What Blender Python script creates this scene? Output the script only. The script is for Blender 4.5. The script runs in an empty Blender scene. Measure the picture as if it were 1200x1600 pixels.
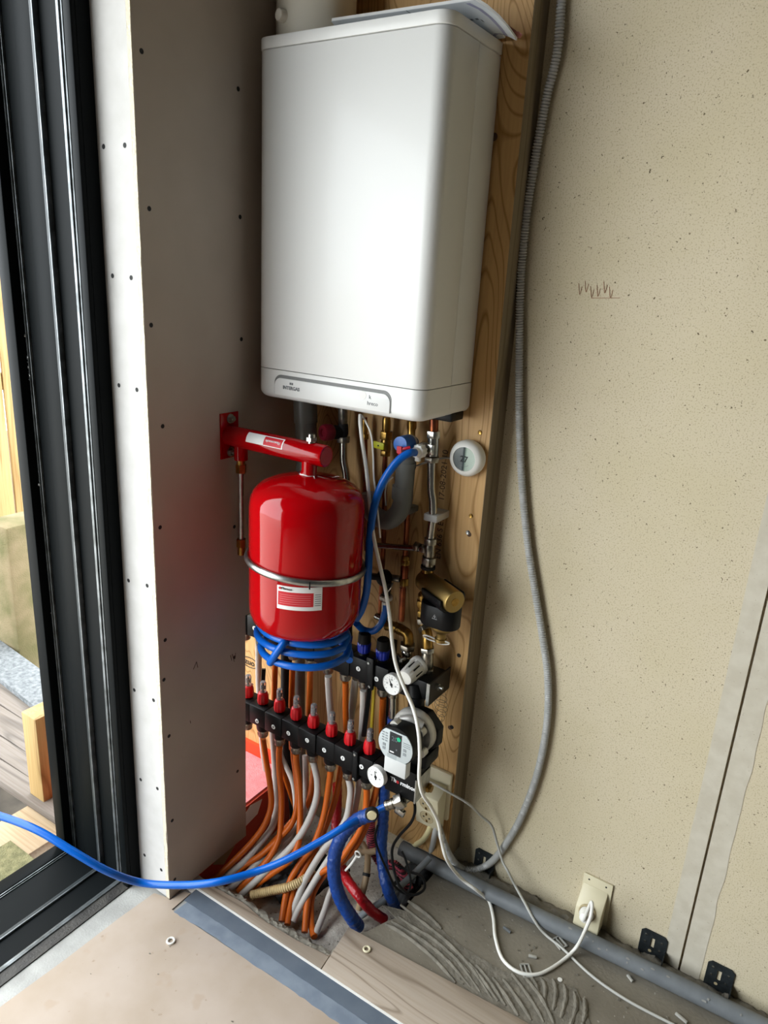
import bpy, bmesh, math, random
from mathutils import Vector, Matrix, noise
random.seed(7)
SC = bpy.context.scene
COL = SC.collection

# ------------------------------------------------------------------ camera
CAM_M = [[0.8332813, 0.5500773, 0.0552916], [0.2127621, -0.2267684, -0.9504254], [-0.5102691, 0.8037357, -0.3059975]]
FPX = 1136.752
CAM_C = Vector((1.205, -1.478, 1.555))
cd = bpy.data.cameras.new('camera'); cam = bpy.data.objects.new('camera', cd); COL.objects.link(cam)
cd.sensor_width = 36.0; cd.sensor_fit = 'AUTO'; cd.lens = FPX/1600*36.0; cd.clip_start = 0.02
r_, d_, f_ = [Vector(v) for v in CAM_M]
cam.matrix_world = Matrix(((r_.x, -d_.x, -f_.x, CAM_C.x), (r_.y, -d_.y, -f_.y, CAM_C.y), (r_.z, -d_.z, -f_.z, CAM_C.z), (0, 0, 0, 1)))
SC.camera = cam

# ------------------------------------------------------------------ world light
wd = bpy.data.worlds.new('world'); SC.world = wd; wd.use_nodes = True
bg = wd.node_tree.nodes['Background']
bg.inputs[0].default_value = (0.90, 0.96, 1.0, 1); bg.inputs[1].default_value = 6.0
def portal(name, loc, rot, sx, sy):
    l = bpy.data.lights.new(name, 'AREA'); l.shape = 'RECTANGLE'; l.size = sx; l.size_y = sy; l.cycles.is_portal = True
    o = bpy.data.objects.new(name, l); COL.objects.link(o); o.location = loc; o.rotation_euler = rot
portal('door_daylight', (-0.42, -2.1, 1.2), (0, -math.pi/2, 0), 2.5, 3.1)
portal('cavity_daylight', (-0.42, -0.25, 1.2), (0, -math.pi/2, 0), 2.5, 0.5)
SC.view_settings.view_transform = 'Standard'; SC.view_settings.look = 'None'
SC.view_settings.exposure = 0.52; SC.view_settings.gamma = 1.0; SC.view_settings.use_curve_mapping = False
SC.cycles.max_bounces = 8; SC.cycles.diffuse_bounces = 5; SC.cycles.glossy_bounces = 4; SC.cycles.transmission_bounces = 6
SC.cycles.use_denoising = True; SC.cycles.caustics_reflective = False; SC.cycles.caustics_refractive = False
SC.cycles.sample_clamp_indirect = 6.0

# ------------------------------------------------------------------ measuring helpers (photo sight lines met with the real planes of the place)
def _ray(u, v):
    a, b = (u-600)/FPX, (v-800)/FPX
    return Vector([CAM_M[0][i]*a + CAM_M[1][i]*b + CAM_M[2][i] for i in range(3)])
def at(u, v, y=None, x=None, z=None):
    d = _ray(u, v)
    if y is not None: t = (y-CAM_C.y)/d.y
    elif x is not None: t = (x-CAM_C.x)/d.x
    else: t = (z-CAM_C.z)/d.z
    return CAM_C + d*t

# ------------------------------------------------------------------ materials
MATS = {}
def lin(c):
    if isinstance(c, str): c = tuple(int(c[i:i+2], 16) for i in (0, 2, 4))
    return tuple(((v/255)/12.92 if v/255 <= .04045 else ((v/255+.055)/1.055)**2.4) for v in c) + (1,)
def mat(name, col, rough=.5, metal=0, spec=.5, var=None, vscale=20, bump=0, bscale=200, coat=0, trans=0, emit=0, ior=1.45):
    """principled material; var = second colour blended in by noise"""
    if name in MATS: return MATS[name]
    m = bpy.data.materials.new(name); m.use_nodes = True; nt = m.node_tree; b = nt.nodes['Principled BSDF']
    b.inputs['Base Color'].default_value = lin(col); b.inputs['Roughness'].default_value = rough
    b.inputs['Metallic'].default_value = metal; b.inputs['Specular IOR Level'].default_value = spec
    b.inputs['Coat Weight'].default_value = coat; b.inputs['Coat Roughness'].default_value = .08
    b.inputs['Transmission Weight'].default_value = trans; b.inputs['IOR'].default_value = ior
    if emit: b.inputs['Emission Color'].default_value = lin(col); b.inputs['Emission Strength'].default_value = emit
    tc = nt.nodes.new('ShaderNodeTexCoord')
    if var:
        n = nt.nodes.new('ShaderNodeTexNoise'); n.inputs['Scale'].default_value = vscale; n.inputs['Detail'].default_value = 6
        rp = nt.nodes.new('ShaderNodeValToRGB'); rp.color_ramp.elements[0].position = .35; rp.color_ramp.elements[1].position = .65
        rp.color_ramp.elements[0].color = lin(col); rp.color_ramp.elements[1].color = lin(var)
        nt.links.new(tc.outputs['Object'], n.inputs['Vector']); nt.links.new(n.outputs['Fac'], rp.inputs['Fac'])
        nt.links.new(rp.outputs['Color'], b.inputs['Base Color'])
    if bump:
        n2 = nt.nodes.new('ShaderNodeTexNoise'); n2.inputs['Scale'].default_value = bscale; n2.inputs['Detail'].default_value = 4
        bp = nt.nodes.new('ShaderNodeBump'); bp.inputs['Strength'].default_value = bump; bp.inputs['Distance'].default_value = .004
        nt.links.new(tc.outputs['Object'], n2.inputs['Vector']); nt.links.new(n2.outputs['Fac'], bp.inputs['Height'])
        nt.links.new(bp.outputs['Normal'], b.inputs['Normal'])
    MATS[name] = m; return m
def specks(m, col, dark, scale, lo, amount=1.0, stretch=(1, 1, 1)):
    """scatter small flecks of another colour over a material's base colour"""
    nt = m.node_tree; b = nt.nodes['Principled BSDF']; L = nt.links
    tc = nt.nodes.new('ShaderNodeTexCoord'); mp = nt.nodes.new('ShaderNodeMapping'); mp.inputs['Scale'].default_value = stretch
    n = nt.nodes.new('ShaderNodeTexNoise'); n.inputs['Scale'].default_value = scale; n.inputs['Detail'].default_value = 2
    rp = nt.nodes.new('ShaderNodeValToRGB'); rp.color_ramp.elements[0].position = lo; rp.color_ramp.elements[1].position = lo+.05
    rp.color_ramp.elements[0].color = (0, 0, 0, 1); rp.color_ramp.elements[1].color = (amount,)*3+(1,)
    mx = nt.nodes.new('ShaderNodeMix'); mx.data_type = 'RGBA'
    L.new(tc.outputs['Object'], mp.inputs['Vector']); L.new(mp.outputs['Vector'], n.inputs['Vector']); L.new(n.outputs['Fac'], rp.inputs['Fac'])
    L.new(rp.outputs['Color'], mx.inputs['Factor'])
    src = b.inputs['Base Color'].links[0].from_socket if b.inputs['Base Color'].links else None
    if src: L.new(src, mx.inputs[6])
    else: mx.inputs[6].default_value = lin(col)
    mx.inputs[7].default_value = lin(dark); L.new(mx.outputs[2], b.inputs['Base Color'])
    return m
def wood(name, c1, c2, axis='Z', scale=9, rough=.55, stretch=9, rings=14, fine=1.0):
    """wood figure: noise-warped rings stretched along the grain axis"""
    m = bpy.data.materials.new(name); m.use_nodes = True; nt = m.node_tree; b = nt.nodes['Principled BSDF']; L = nt.links
    b.inputs['Roughness'].default_value = rough; b.inputs['Specular IOR Level'].default_value = .3
    tc = nt.nodes.new('ShaderNodeTexCoord'); mp = nt.nodes.new('ShaderNodeMapping')
    s = [scale]*3; s['XYZ'.index(axis)] = scale/stretch; mp.inputs['Scale'].default_value = s
    n = nt.nodes.new('ShaderNodeTexNoise'); n.inputs['Scale'].default_value = 1; n.inputs['Detail'].default_value = 2; n.inputs['Distortion'].default_value = .6
    mul = nt.nodes.new('ShaderNodeMath'); mul.operation = 'MULTIPLY'; mul.inputs[1].default_value = rings
    fr = nt.nodes.new('ShaderNodeMath'); fr.operation = 'PINGPONG'; fr.inputs[1].default_value = 1
    rp = nt.nodes.new('ShaderNodeValToRGB'); e = rp.color_ramp.elements
    e[0].position = 0; e[0].color = lin(c1); e[1].position = 1; e[1].color = lin(c2)
    mid = e.new(.7); mid.color = lin(c1)
    mp2 = nt.nodes.new('ShaderNodeMapping'); s2 = [160]*3; s2['XYZ'.index(axis)] = 5; mp2.inputs['Scale'].default_value = s2
    n2 = nt.nodes.new('ShaderNodeTexNoise'); n2.inputs['Scale'].default_value = 1; n2.inputs['Detail'].default_value = 3
    mx = nt.nodes.new('ShaderNodeMix'); mx.data_type = 'RGBA'; mx.blend_type = 'MULTIPLY'
    rp2 = nt.nodes.new('ShaderNodeValToRGB'); rp2.color_ramp.elements[0].position = .35; rp2.color_ramp.elements[1].position = .6
    rp2.color_ramp.elements[0].color = (.84, .80, .75, 1); rp2.color_ramp.elements[1].color = (1, 1, 1, 1); mx.inputs['Factor'].default_value = fine
    L.new(tc.outputs['Object'], mp.inputs['Vector']); L.new(mp.outputs['Vector'], n.inputs['Vector']); L.new(n.outputs['Fac'], mul.inputs[0])
    L.new(mul.outputs[0], fr.inputs[0]); L.new(fr.outputs[0], rp.inputs['Fac'])
    L.new(tc.outputs['Object'], mp2.inputs['Vector']); L.new(mp2.outputs['Vector'], n2.inputs['Vector']); L.new(n2.outputs['Fac'], rp2.inputs['Fac'])
    L.new(rp.outputs['Color'], mx.inputs[6]); L.new(rp2.outputs['Color'], mx.inputs[7]); L.new(mx.outputs[2], b.inputs['Base Color'])
    MATS[name] = m; return m

WHITE_ENAMEL = mat('white_enamel', 'dcdcd9', .42, coat=.12)
WHITE_PLASTIC = mat('white_plastic', 'e8e6de', .4)
PAPER = mat('paper', 'e2e1de', .7); PAPER_GREY = mat('paper_grey', 'c3c8cc', .7); PAPER_RED = mat('paper_red', 'a8706a', .7)
BLACK_PLASTIC = mat('black_plastic', '0b0c0d', .42, spec=.25)
BLACK_MATTE = mat('black_matte', '111111', .7)
RED_LACQUER = mat('red_lacquer', '9c0208', .07, spec=.4)
RED_CAP = mat('red_cap', 'c4101a', .35)
STEEL = mat('galvanised_steel', 'b9bab6', .32, 1, var='9c9d9a', vscale=60)
CHROME = mat('chrome', 'a9a7a0', .22, 1)
NICKEL = mat('nickel', 'a09a8e', .3, 1, var='7f7a70', vscale=80)
BRASS = mat('brass', 'ab8848', .32, 1, var='8a6a34', vscale=60)
BRASS_SATIN = mat('satin_brass', '9a8250', .42, 1)
COPPER = mat('copper', '9c5a3a', .36, 1, var='764230', vscale=40)
BLUE_HOSE = mat('blue_hose', '0459b4', .28, spec=.4)
BLUE_FOAM = mat('blue_insulation', '0f3a80', .35, bump=1, bscale=70)
RED_FOAM = mat('red_insulation', 'a0101a', .3, bump=1, bscale=70)
ORANGE = mat('orange_pipe', 'bd5a14', .4, spec=.35)
MILKY = mat('milky_pipe', 'b8b2ab', .4, spec=.35)
CLEAR_GREY = mat('clear_grey_tube', 'aeaca4', .35)
PVC_GREY = mat('grey_pvc', '686c6f', .5, var='75797b', vscale=25)
TRAP_GREY = mat('trap_grey', '6f706c', .45)
CONDUIT_GREY = mat('conduit_grey', 'b6b6b3', .45)
IVORY = mat('ivory_plastic', 'd8cfb0', .4); IVORY_DARK = mat('ivory_shade_plastic', 'b8a884', .45)
CABLE_WHITE = mat('white_cable', 'e4e2da', .4); CABLE_GREY = mat('grey_cable', 'b4b3ac', .45)
DIAL = mat('dial_white', 'f0f0ec', .35)
INK = mat('black_ink', '1a1a1a', .7); INK_GREY = mat('grey_ink', '6a6c6e', .7); INK_RED = mat('red_ink', 'b01822', .6); INK_BROWN = mat('brown_ink', '5a4330', .8)
WHITE_INK = mat('white_ink', 'e8e8e8', .6)
GLASS = mat('clear_plastic', 'f8f0f0', .06, trans=.8, ior=1.3)
LCD_DARK = mat('lcd_dark', '565e5e', .2); LCD_REFLECTION = mat('lcd_reflection', '9fb0a2', .15)
BLUE_CAP = mat('blue_cap', '1a2fa0', .35); KNOB_BLUE = mat('blue_knob', '1c62b4', .35); YELLOW = mat('yellow_plastic', 'cfcf2a', .45); YELLOW_STEM = mat('yellow_stem', 'b9a02c', .5)
DARK_STEEL = mat('dark_steel', '3c4244', .5, .6, var='2c3032', vscale=70)
GYPSUM = mat('gypsum_fibre_board', 'cdc1a6', .85, bump=.15, bscale=300, var='c9bd9f', vscale=6)
specks(GYPSUM, 'cbc2ac', 'a6987a', 330, .57, .6); specks(GYPSUM, 'cbc2ac', '55472f', 170, .695, .95)
FILLER = mat('joint_filler', 'c8c1b0', .85, bump=.1, var='beb6a4', vscale=30); specks(FILLER, 'c9c0a8', '8a7d64', 240, .72, .7)
DRYWALL = mat('drywall_paper', 'b5aa9d', .85, var='ada295', vscale=5); DRYWALL_WHITE = mat('drywall_white_paper', 'bfbdba', .85, var='b6b4b0', vscale=18)
GYPSUM_CORE = mat('gypsum_core', 'cfc4ae', .9, bump=.8, bscale=150)
BLACK_FRAME = mat('anthracite_frame', '0d1011', .5, spec=.06); TRACK = mat('track_metal', '83888a', .4, .6, var='5a5e5e', vscale=30); FRAME_GREY = mat('frame_grey_edge', '33383a', .45, spec=.3)
SCREED = mat('grey_screed', '857e70', .8, var='736c5f', vscale=6, bump=.3, bscale=120); specks(SCREED, '8b857a', 'b5b0a6', 90, .70, .6)
SILL_CONCRETE = mat('grey_concrete', 'a5a49f', .8, var='8e8d88', vscale=14, bump=.3)
PIT_CONCRETE = mat('pit_rubble', 'b8b2a8', .9, var='9a948a', vscale=25, bump=.9, bscale=90); specks(PIT_CONCRETE, 'aaa398', '4f4b44', 130, .64, .8)
MORTAR = mat('mortar', '827c70', .9, var='6d685d', vscale=40, bump=.8, bscale=110)
HARDBOARD = mat('hardboard', 'ab9c8e', .8, var='a19180', vscale=7); specks(HARDBOARD, 'b8a592', '8a7764', 60, .71, .6); specks(HARDBOARD, 'b8a592', 'a08c78', 16, .64, .45)
TAPE_DARK = mat('grey_tape', '5f6873', .5, var='56606c', vscale=20); TAPE = mat('grey_tape_light', '6d7784', .5, var='7d8792', vscale=25)
WHITE_STRIP = mat('white_strip', 'e4e2dc', .6)
PLYWOOD = wood('plywood_face', 'cba36c', 'a07842', 'Z', 5, .5, 4.2, rings=64, fine=.55); PLY_EDGE = wood('plywood_edge', '8f8068', '7c6d56', 'Z', 6, .7, 12)
TILE_WOOD = wood('wood_look_tile', 'a09384', '7f7162', 'X', 7, .45, 7, rings=18, fine=.6)
PINE = wood('pine', 'a88c5c', '8a6c40', 'Z', 6, .6, 10); PINE_X = wood('pine_x', 'a08c70', '8a7458', 'X', 6, .6, 10); DECK = wood('deck_wood', '6f6760', '57504a', 'X', 7, .7, 10)
MEMBRANE = mat('orange_membrane', 'b63c22', .55, var='a8341e', vscale=12); PINK = mat('pink_insulation', 'd98a8c', .9, bump=.5, var='cd7c80', vscale=60)
ROOM_DARK = mat('room_dark_grey', '4c4a48', .85); CREAM_TUBE = mat('cream_tube', 'c8ae7c', .5); TAN_PIPE = mat('tan_pipe', 'a08868', .55)
CONCRETE_POST = mat('mossy_concrete', '75674c', .9, var='565230', vscale=9, bump=.6); GRANITE = mat('granular_stone', '727475', .9, var='505456', vscale=60, bump=.7)
SHADE_GROUND = mat('outdoor_ground_shaded', '4a433a', .95, var='353029', vscale=10); BOUNCE_GROUND = mat('pale_bounce_ground', 'dcd6cc', .9, var='cfc8bd', vscale=5); WOOL = mat('mineral_wool', '75704f', .95, var='5c5a3c', vscale=60, bump=1)
GREEN = mat('green_button', '12a878', .4)

# ------------------------------------------------------------------ mesh builder
def frame(axis):
    a = Vector(axis).normalized(); h = Vector((0, 0, 1)) if abs(a.z) < .9 else Vector((1, 0, 0))
    u = a.cross(h).normalized(); return u, a.cross(u).normalized(), a
def spline(pts, n=8):
    P = [Vector(p) for p in pts]; out = []
    if len(P) < 3: return P
    for i in range(len(P)-1):
        p0 = P[max(i-1, 0)]; p1 = P[i]; p2 = P[i+1]; p3 = P[min(i+2, len(P)-1)]
        for k in range(n):
            t = k/n; out.append(.5*((2*p1)+(p2-p0)*t+(2*p0-5*p1+4*p2-p3)*t*t+(3*p1-p0-3*p2+p3)*t**3))
    out.append(P[-1]); return out
class MB:
    def __init__(s): s.v = []; s.f = []; s.mi = []
    def add(s, vs, fs, mi=0):
        o = len(s.v); s.v += [Vector(q) for q in vs]; s.f += [tuple(i+o for i in q) for q in fs]; s.mi += [mi]*len(fs); return s
    def box(s, lo, hi, mi=0):
        (a, b, c), (d, e, f) = lo, hi
        return s.add([(a,b,c),(d,b,c),(d,e,c),(a,e,c),(a,b,f),(d,b,f),(d,e,f),(a,e,f)], [(3,2,1,0),(4,5,6,7),(0,1,5,4),(1,2,6,5),(2,3,7,6),(3,0,4,7)], mi)
    def obox(s, c, ax, ay, az, mi=0):
        """oriented box: centre and three half-axis vectors"""
        c, ax, ay, az = map(Vector, (c, ax, ay, az))
        return s.add([c+sx*ax+sy*ay+sz*az for sz in (-1,1) for sy in (-1,1) for sx in (-1,1)], [(0,2,3,1),(4,5,7,6),(0,1,5,4),(1,3,7,5),(3,2,6,7),(2,0,4,6)], mi)
    def prism(s, poly, vec, mi=0):
        n = len(poly); P = [Vector(p) for p in poly]; vec = Vector(vec)
        nn = Vector((0, 0, 0))
        for i in range(n): nn += P[i].cross(P[(i+1) % n])
        if nn.dot(vec) > 0: P.reverse()
        return s.add(P+[p+vec for p in P], [tuple(range(n)), tuple(range(2*n-1, n-1, -1))]+[(i, i+n, (i+1) % n+n, (i+1) % n) for i in range(n)], mi)
    def lathe(s, prof, p, axis, seg=24, mi=0, cap=True):
        u, w, a = frame(axis); p = Vector(p); vs = []; fs = []
        for r, t in prof:
            for k in range(seg):
                an = 2*math.pi*(k+.5)/seg; vs.append(p+a*t+(u*math.cos(an)+w*math.sin(an))*max(r, 1e-5))
        for i in range(len(prof)-1):
            for k in range(seg):
                k2 = (k+1) % seg; fs.append((i*seg+k, i*seg+k2, (i+1)*seg+k2, (i+1)*seg+k))
        if cap: fs.append(tuple(range(seg-1, -1, -1))); n = (len(prof)-1)*seg; fs.append(tuple(range(n, n+seg)))
        return s.add(vs, fs, mi)
    def cyl(s, p0, p1, r, seg=20, r2=None, mi=0):
        p0 = Vector(p0); p1 = Vector(p1); return s.lathe([(r, 0), (r if r2 is None else r2, (p1-p0).length)], p0, p1-p0, seg, mi)
    def hexn(s, p0, p1, r): return s.cyl(p0, p1, r, 6)
    def tube(s, pts, r, seg=12, n=8, closed=False, mi=0, raw=False, sx=1, sy=1):
        P = [Vector(p) for p in pts] if raw else spline(pts, n); m = len(P)
        R = r if isinstance(r, (list, tuple)) else [r]*m
        if len(R) != m: R = [R[min(int(i/(m-1)*(len(R)-1)), len(R)-1)] for i in range(m)]
        t0 = (P[1]-P[0]).normalized(); u, w, _ = frame(t0); vs = []; fs = []
        for i in range(m):
            if closed: t = (P[(i+1) % m]-P[i-1]).normalized()
            else: t = (P[min(i+1, m-1)]-P[max(i-1, 0)]).normalized()
            u = (u-t*u.dot(t)).normalized(); w = t.cross(u)
            for k in range(seg):
                an = 2*math.pi*k/seg; vs.append(P[i]+(u*math.cos(an)*sx+w*math.sin(an)*sy)*R[i])
        rng = m if closed else m-1
        for i in range(rng):
            j = (i+1) % m
            for k in range(seg):
                k2 = (k+1) % seg; fs.append((i*seg+k, i*seg+k2, j*seg+k2, j*seg+k))
        if not closed: fs.append(tuple(range(seg-1, -1, -1))); fs.append(tuple(range((m-1)*seg, m*seg)))
        return s.add(vs, fs, mi)
    def ball(s, c, r, seg=16, rings=10, sc=(1, 1, 1)):
        c = Vector(c); vs = []; fs = []
        for i in range(rings+1):
            th = math.pi*i/rings
            for k in range(seg):
                ph = 2*math.pi*k/seg; q = Vector((math.sin(th)*math.cos(ph)*sc[0], math.sin(th)*math.sin(ph)*sc[1], -math.cos(th)*sc[2]))*r; vs.append(c+q)
        for i in range(rings):
            for k in range(seg):
                k2 = (k+1) % seg; fs.append((i*seg+k, i*seg+k2, (i+1)*seg+k2, (i+1)*seg+k))
        return s.add(vs, fs)
    def build(s, name, mats, parent=None, bevel=0, seg=2, angle=38, loc=None, flat=False, label=None):
        me = bpy.data.meshes.new(name)
        off = parent_loc(parent) if parent is not None else Vector(loc or (0, 0, 0))
        me.from_pydata([tuple(q-off) for q in s.v], [], s.f)
        mats = mats if isinstance(mats, (list, tuple)) else [mats]
        for m in mats: me.materials.append(m)
        for p, i in zip(me.polygons, s.mi): p.material_index = i
        bm = bmesh.new(); bm.from_mesh(me); bmesh.ops.remove_doubles(bm, verts=bm.verts, dist=1e-6)
        bmesh.ops.recalc_face_normals(bm, faces=bm.faces)
        if bevel:
            ed = [e for e in bm.edges if len(e.link_faces) == 2 and e.calc_face_angle(0) > .6]
            bmesh.ops.bevel(bm, geom=ed, offset=bevel, segments=seg, profile=.5, affect='EDGES', clamp_overlap=True)
        bm.to_mesh(me); bm.free()
        if not flat:
            for p in me.polygons: p.use_smooth = True
            me.set_sharp_from_angle(angle=math.radians(angle))
        o = bpy.data.objects.new(name, me); COL.objects.link(o)
        if parent is not None: o.parent = parent
        else: o.location = off
        if label: o['label'] = label
        return o
def parent_loc(o):
    v = Vector((0, 0, 0))
    while o is not None: v += o.location; o = o.parent
    return v
def thing(name, label, cat, loc=(0, 0, 0), group=None):
    o = bpy.data.objects.new(name, None); COL.objects.link(o); o.location = loc; o.empty_display_size = .02
    return tag(o, label, cat, group)
def tag(o, label, cat, group=None, kind=None):
    o['label'] = label; o['category'] = cat
    if group: o['group'] = group
    if kind: o['kind'] = kind
    return o
def struct(name, mb, m, parent=None, **k):
    o = mb.build(name, m, parent, **k)
    if parent is None: o['kind'] = 'structure'
    return o
def text(s, size, pos, right, up, m, parent, name='lettering', depth=.0003, align='CENTER', bold=0):
    """lettering as mesh; right and up are the reading directions in the place"""
    c = bpy.data.curves.new(name, 'FONT'); c.body = s; c.size = size; c.align_x = align; c.align_y = 'CENTER'; c.extrude = depth; c.offset = bold; c.resolution_u = 3
    t = bpy.data.objects.new('tmp', c); COL.objects.link(t)
    dg = bpy.context.evaluated_depsgraph_get(); me = bpy.data.meshes.new_from_object(t.evaluated_get(dg))
    bpy.data.objects.remove(t); me.name = name
    r = Vector(right).normalized(); u = Vector(up).normalized(); n = r.cross(u)
    mt = Matrix(((r.x, u.x, n.x, pos[0]), (r.y, u.y, n.y, pos[1]), (r.z, u.z, n.z, pos[2]), (0, 0, 0, 1)))
    me.transform(Matrix.Translation(-parent_loc(parent)) @ mt); me.materials.clear(); me.materials.append(m)
    o = bpy.data.objects.new(name, me); COL.objects.link(o); o.parent = parent; return o
def rough_edge(pts, amp, step=.012, seed=0):
    """a polyline broken up into a ragged one (in plan)"""
    out = []
    for (x0, y0), (x1, y1) in zip(pts[:-1], pts[1:]):
        n = max(1, int(math.hypot(x1-x0, y1-y0)/step))
        for k in range(n):
            t = k/n; q = Vector(((x0+(x1-x0)*t)*60, (y0+(y1-y0)*t)*60, seed*7.3)); a = noise.noise_vector(q)*amp
            out.append((x0+(x1-x0)*t+(a.x if k else 0), y0+(y1-y0)*t+(a.y if k else 0)))
    out.append(pts[-1]); return out
FX, UZ = (1, 0, 0), (0, 0, 1)
# ------------------------------------------------------------------ the setting
m = MB().box((-.6, .073, -.4), (1.1345, .0855, 2.6)); struct('wall_back', m, GYPSUM)
m = MB().box((1.1395, .073, -.4), (3.2, .0855, 2.6)); struct('wall_back.001', m, GYPSUM)
m = MB().box((-.6, .0865, -.4), (3.2, .2, 2.6)); struct('wall_back_core', m, GYPSUM_CORE)
def band(x0, x1, seed, rag):
    l = [(x0+(noise.noise((z*14, seed, 0))*rag if rag else 0), z) for z in [i*.02 for i in range(0, 131)]]
    return MB().prism([(x, .0722, z) for x, z in l]+[(x1, .0722, 2.6), (x1, .0722, 0)], (0, .0008, 0))
struct('trim_1', band(1.097, 1.1345, 3, .0012), FILLER); struct('trim_2', band(1.183, 1.1395, 8, .004), FILLER)
# red-brown scrawl on the gypsum board
p0 = at(903, 452, y=.0722)
m = MB()
for k in range(6):
    a = p0+Vector((k*.013, 0, .006*math.sin(k*2))); m.tube([a+Vector((0, 0, .012)), a+Vector((.005, 0, -.010)), a+Vector((.008, 0, .006))], .0006, 5)
m.tube([p0+Vector((.03, 0, -.016)), p0+Vector((.09, 0, -.012))], .0006, 5)
struct('trim_3', m, mat('faint_red_crayon', 'a8826a', .9))
# room behind the camera, coloured dark grey to cut the light it bounces back
struct('wall_right', MB().box((3.2, -4.6, -.13), (3.3, .2, 2.6)), ROOM_DARK)
struct('wall_rear', MB().box((-.5, -4.7, -.13), (3.3, -4.6, 2.6)), ROOM_DARK)
struct('ceiling', MB().box((-.5, -4.7, 2.6), (3.3, .2, 2.7)), ROOM_DARK)
m = MB().box((-.39, -3.5, 2.35), (-.113, -.5, 2.6)).box((-.39, -4.6, -.13), (-.113, -3.5, 2.6)).box((-.39, -.5, 2.2), (-.0125, .073, 2.6))
struct('wall_left_exterior', m, ROOM_DARK)
# plasterboard boxing: side board with a notch at its lower rear corner, and the narrow return board
side = [(0, -.5, .002), (0, -.221, .002), (0, -.221, .03), (0, -.221, .703), (0, .0, .703), (0, .0, 2.6), (0, -.5, 2.6)]
wl = struct('wall_left', MB().prism([(-.0015, y, z) for _, y, z in side], (-.0102, 0, 0)), GYPSUM_CORE)
MB().prism([(-.0015, y, z) for _, y, z in [(0, -.4995, .002)]+side[1:-1]+[(0, -.4995, 2.6)]], (.0015, 0, 0)).build('board_face', DRYWALL, wl)
edge = MB()
zz = [i*.012 for i in range(0, 218)]
L_ = [(-.0118+noise.noise((z*35, 0, 1))*.0012, z) for z in zz]; R_ = [(-.0008+noise.noise((z*28, 0, 5))*.0012*(2.2 if z < .35 else 1), z) for z in zz]
edge.prism([(x, -.5012, z) for x, z in L_]+[(x, -.5012, z) for x, z in reversed(R_)], (0, .002, 0)).build('cut_edge', GYPSUM_CORE, wl)
wf = struct('wall_left_return', MB().box((-.113, -.5, .002), (-.0135, -.4875, 2.6)), DRYWALL_WHITE)
def screw(parent, c, n, r=.0048, m=BLACK_MATTE):
    MB().lathe([(r*.7, -.001), (r, .0004), (r*.75, .0006), (r*.3, .0001)], c, n, 12).build('screw', m, parent)
for u, v in [(221, 80), (372, 139), (233, 326), (375, 339), (236, 508), (377, 530), (250, 824), (366, 823), (254, 661+5), (258, 1000), (256, 1062), (264, 1150), (371, 1205), (269, 1282), (366, 1027), (273, 1374)]:
    q = at(u, v, x=0)
    if q.y < -.003: screw(wl, q, (1, 0, 0))
for u, v in [(162, 229), (195, 227), (176, 431), (205, 434), (186, 602), (214, 609), (201, 907), (230, 915), (210, 1078), (240, 1094), (220, 1218), (246, 1232), (226, 1336), (252, 1359)]:
    q = at(u, v, y=-.5)
    if q.x < -.016: screw(wf, q, (0, -1, 0))
m = MB()
for (a, b) in [((302, 1046), (307, 1034)), ((307, 1034), (309, 1043)), ((360, 1024), (362, 1032)), ((363, 1022), (366, 1034)), ((368, 1020), (367, 1030)), ((297, 1126), (298, 1130))]:
    m.tube([at(*a, x=.0002), at(*b, x=.0002)], .0008, 5)
m.build('marks', INK_BROWN, wl)

# sliding door: jamb against the return board, sill along the floor
d1 = struct('door_1', MB().box((-.392, -.53, 0), (-.113, -.5, 2.35)).box((-.392, -3.5, -.12), (-.113, -.5, .0)).box((-.392, -3.5, 2.3), (-.113, -.5, 2.35)), BLACK_FRAME)
def track(x0, x1, h, m, name, zt=None, bev=.001):
    MB().box((x0, -.53-h, 0), (x1, -.529, 2.3)).build(name, m, d1, bevel=bev)
    MB().box((x0, -3.5, -.001), (x1, -.529-h, h if zt is None else zt)).build(name, m, d1, bevel=bev)
track(-.392, -.352, .030, BLACK_FRAME, 'outer_frame', .006, .003)
track(-.3515, -.3485, .008, TRACK, 'glazing_bead', .004); track(-.3445, -.3425, .006, TRACK, 'glazing_bead', .003)
track(-.238, -.2285, .010, FRAME_GREY, 'guide_rail', .004); track(-.2285, -.2245, .012, TRACK, 'guide_rail', .006)
track(-.158, -.150, .009, TRACK, 'guide_rail', .004); track(-.149, -.144, .006, TRACK, 'guide_rail', .006)
MB().box((-.143, -3.5, -.001), (-.1135, -.53, .003)).build('threshold_seal', mat('dirty_rubber', '3a3732', .6, var='221f1c', vscale=25, bump=.4), d1)
MB().box((-.135, -.541, .0), (-.1135, -.529, 2.3)).build('jamb_cover', BLACK_FRAME, d1, bevel=.002)
MB().box((-.300, -.534, .0), (-.240, -.529, 2.3)).build('jamb_panel', BLACK_FRAME, d1, bevel=.001)
for u, v in [(14, 264), (39, 524), (62, 757), (79, 957), (96, 1139)]:
    q = at(u, v, y=-.537); MB().ball(q, .0042, 10, 6).build('frame_screw', STEEL, d1)
m = MB()
for u, v in [(42, 560), (43, 575), (45, 588)]:
    q = at(u, v, y=-.5385); m.tube([q+Vector((-.003, 0, .008)), q+Vector((.004, 0, .002)), q+Vector((-.002, 0, -.004)), q+Vector((.003, 0, -.009))], .0009, 6)
m.build('scratch_marks', STEEL, d1)

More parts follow.
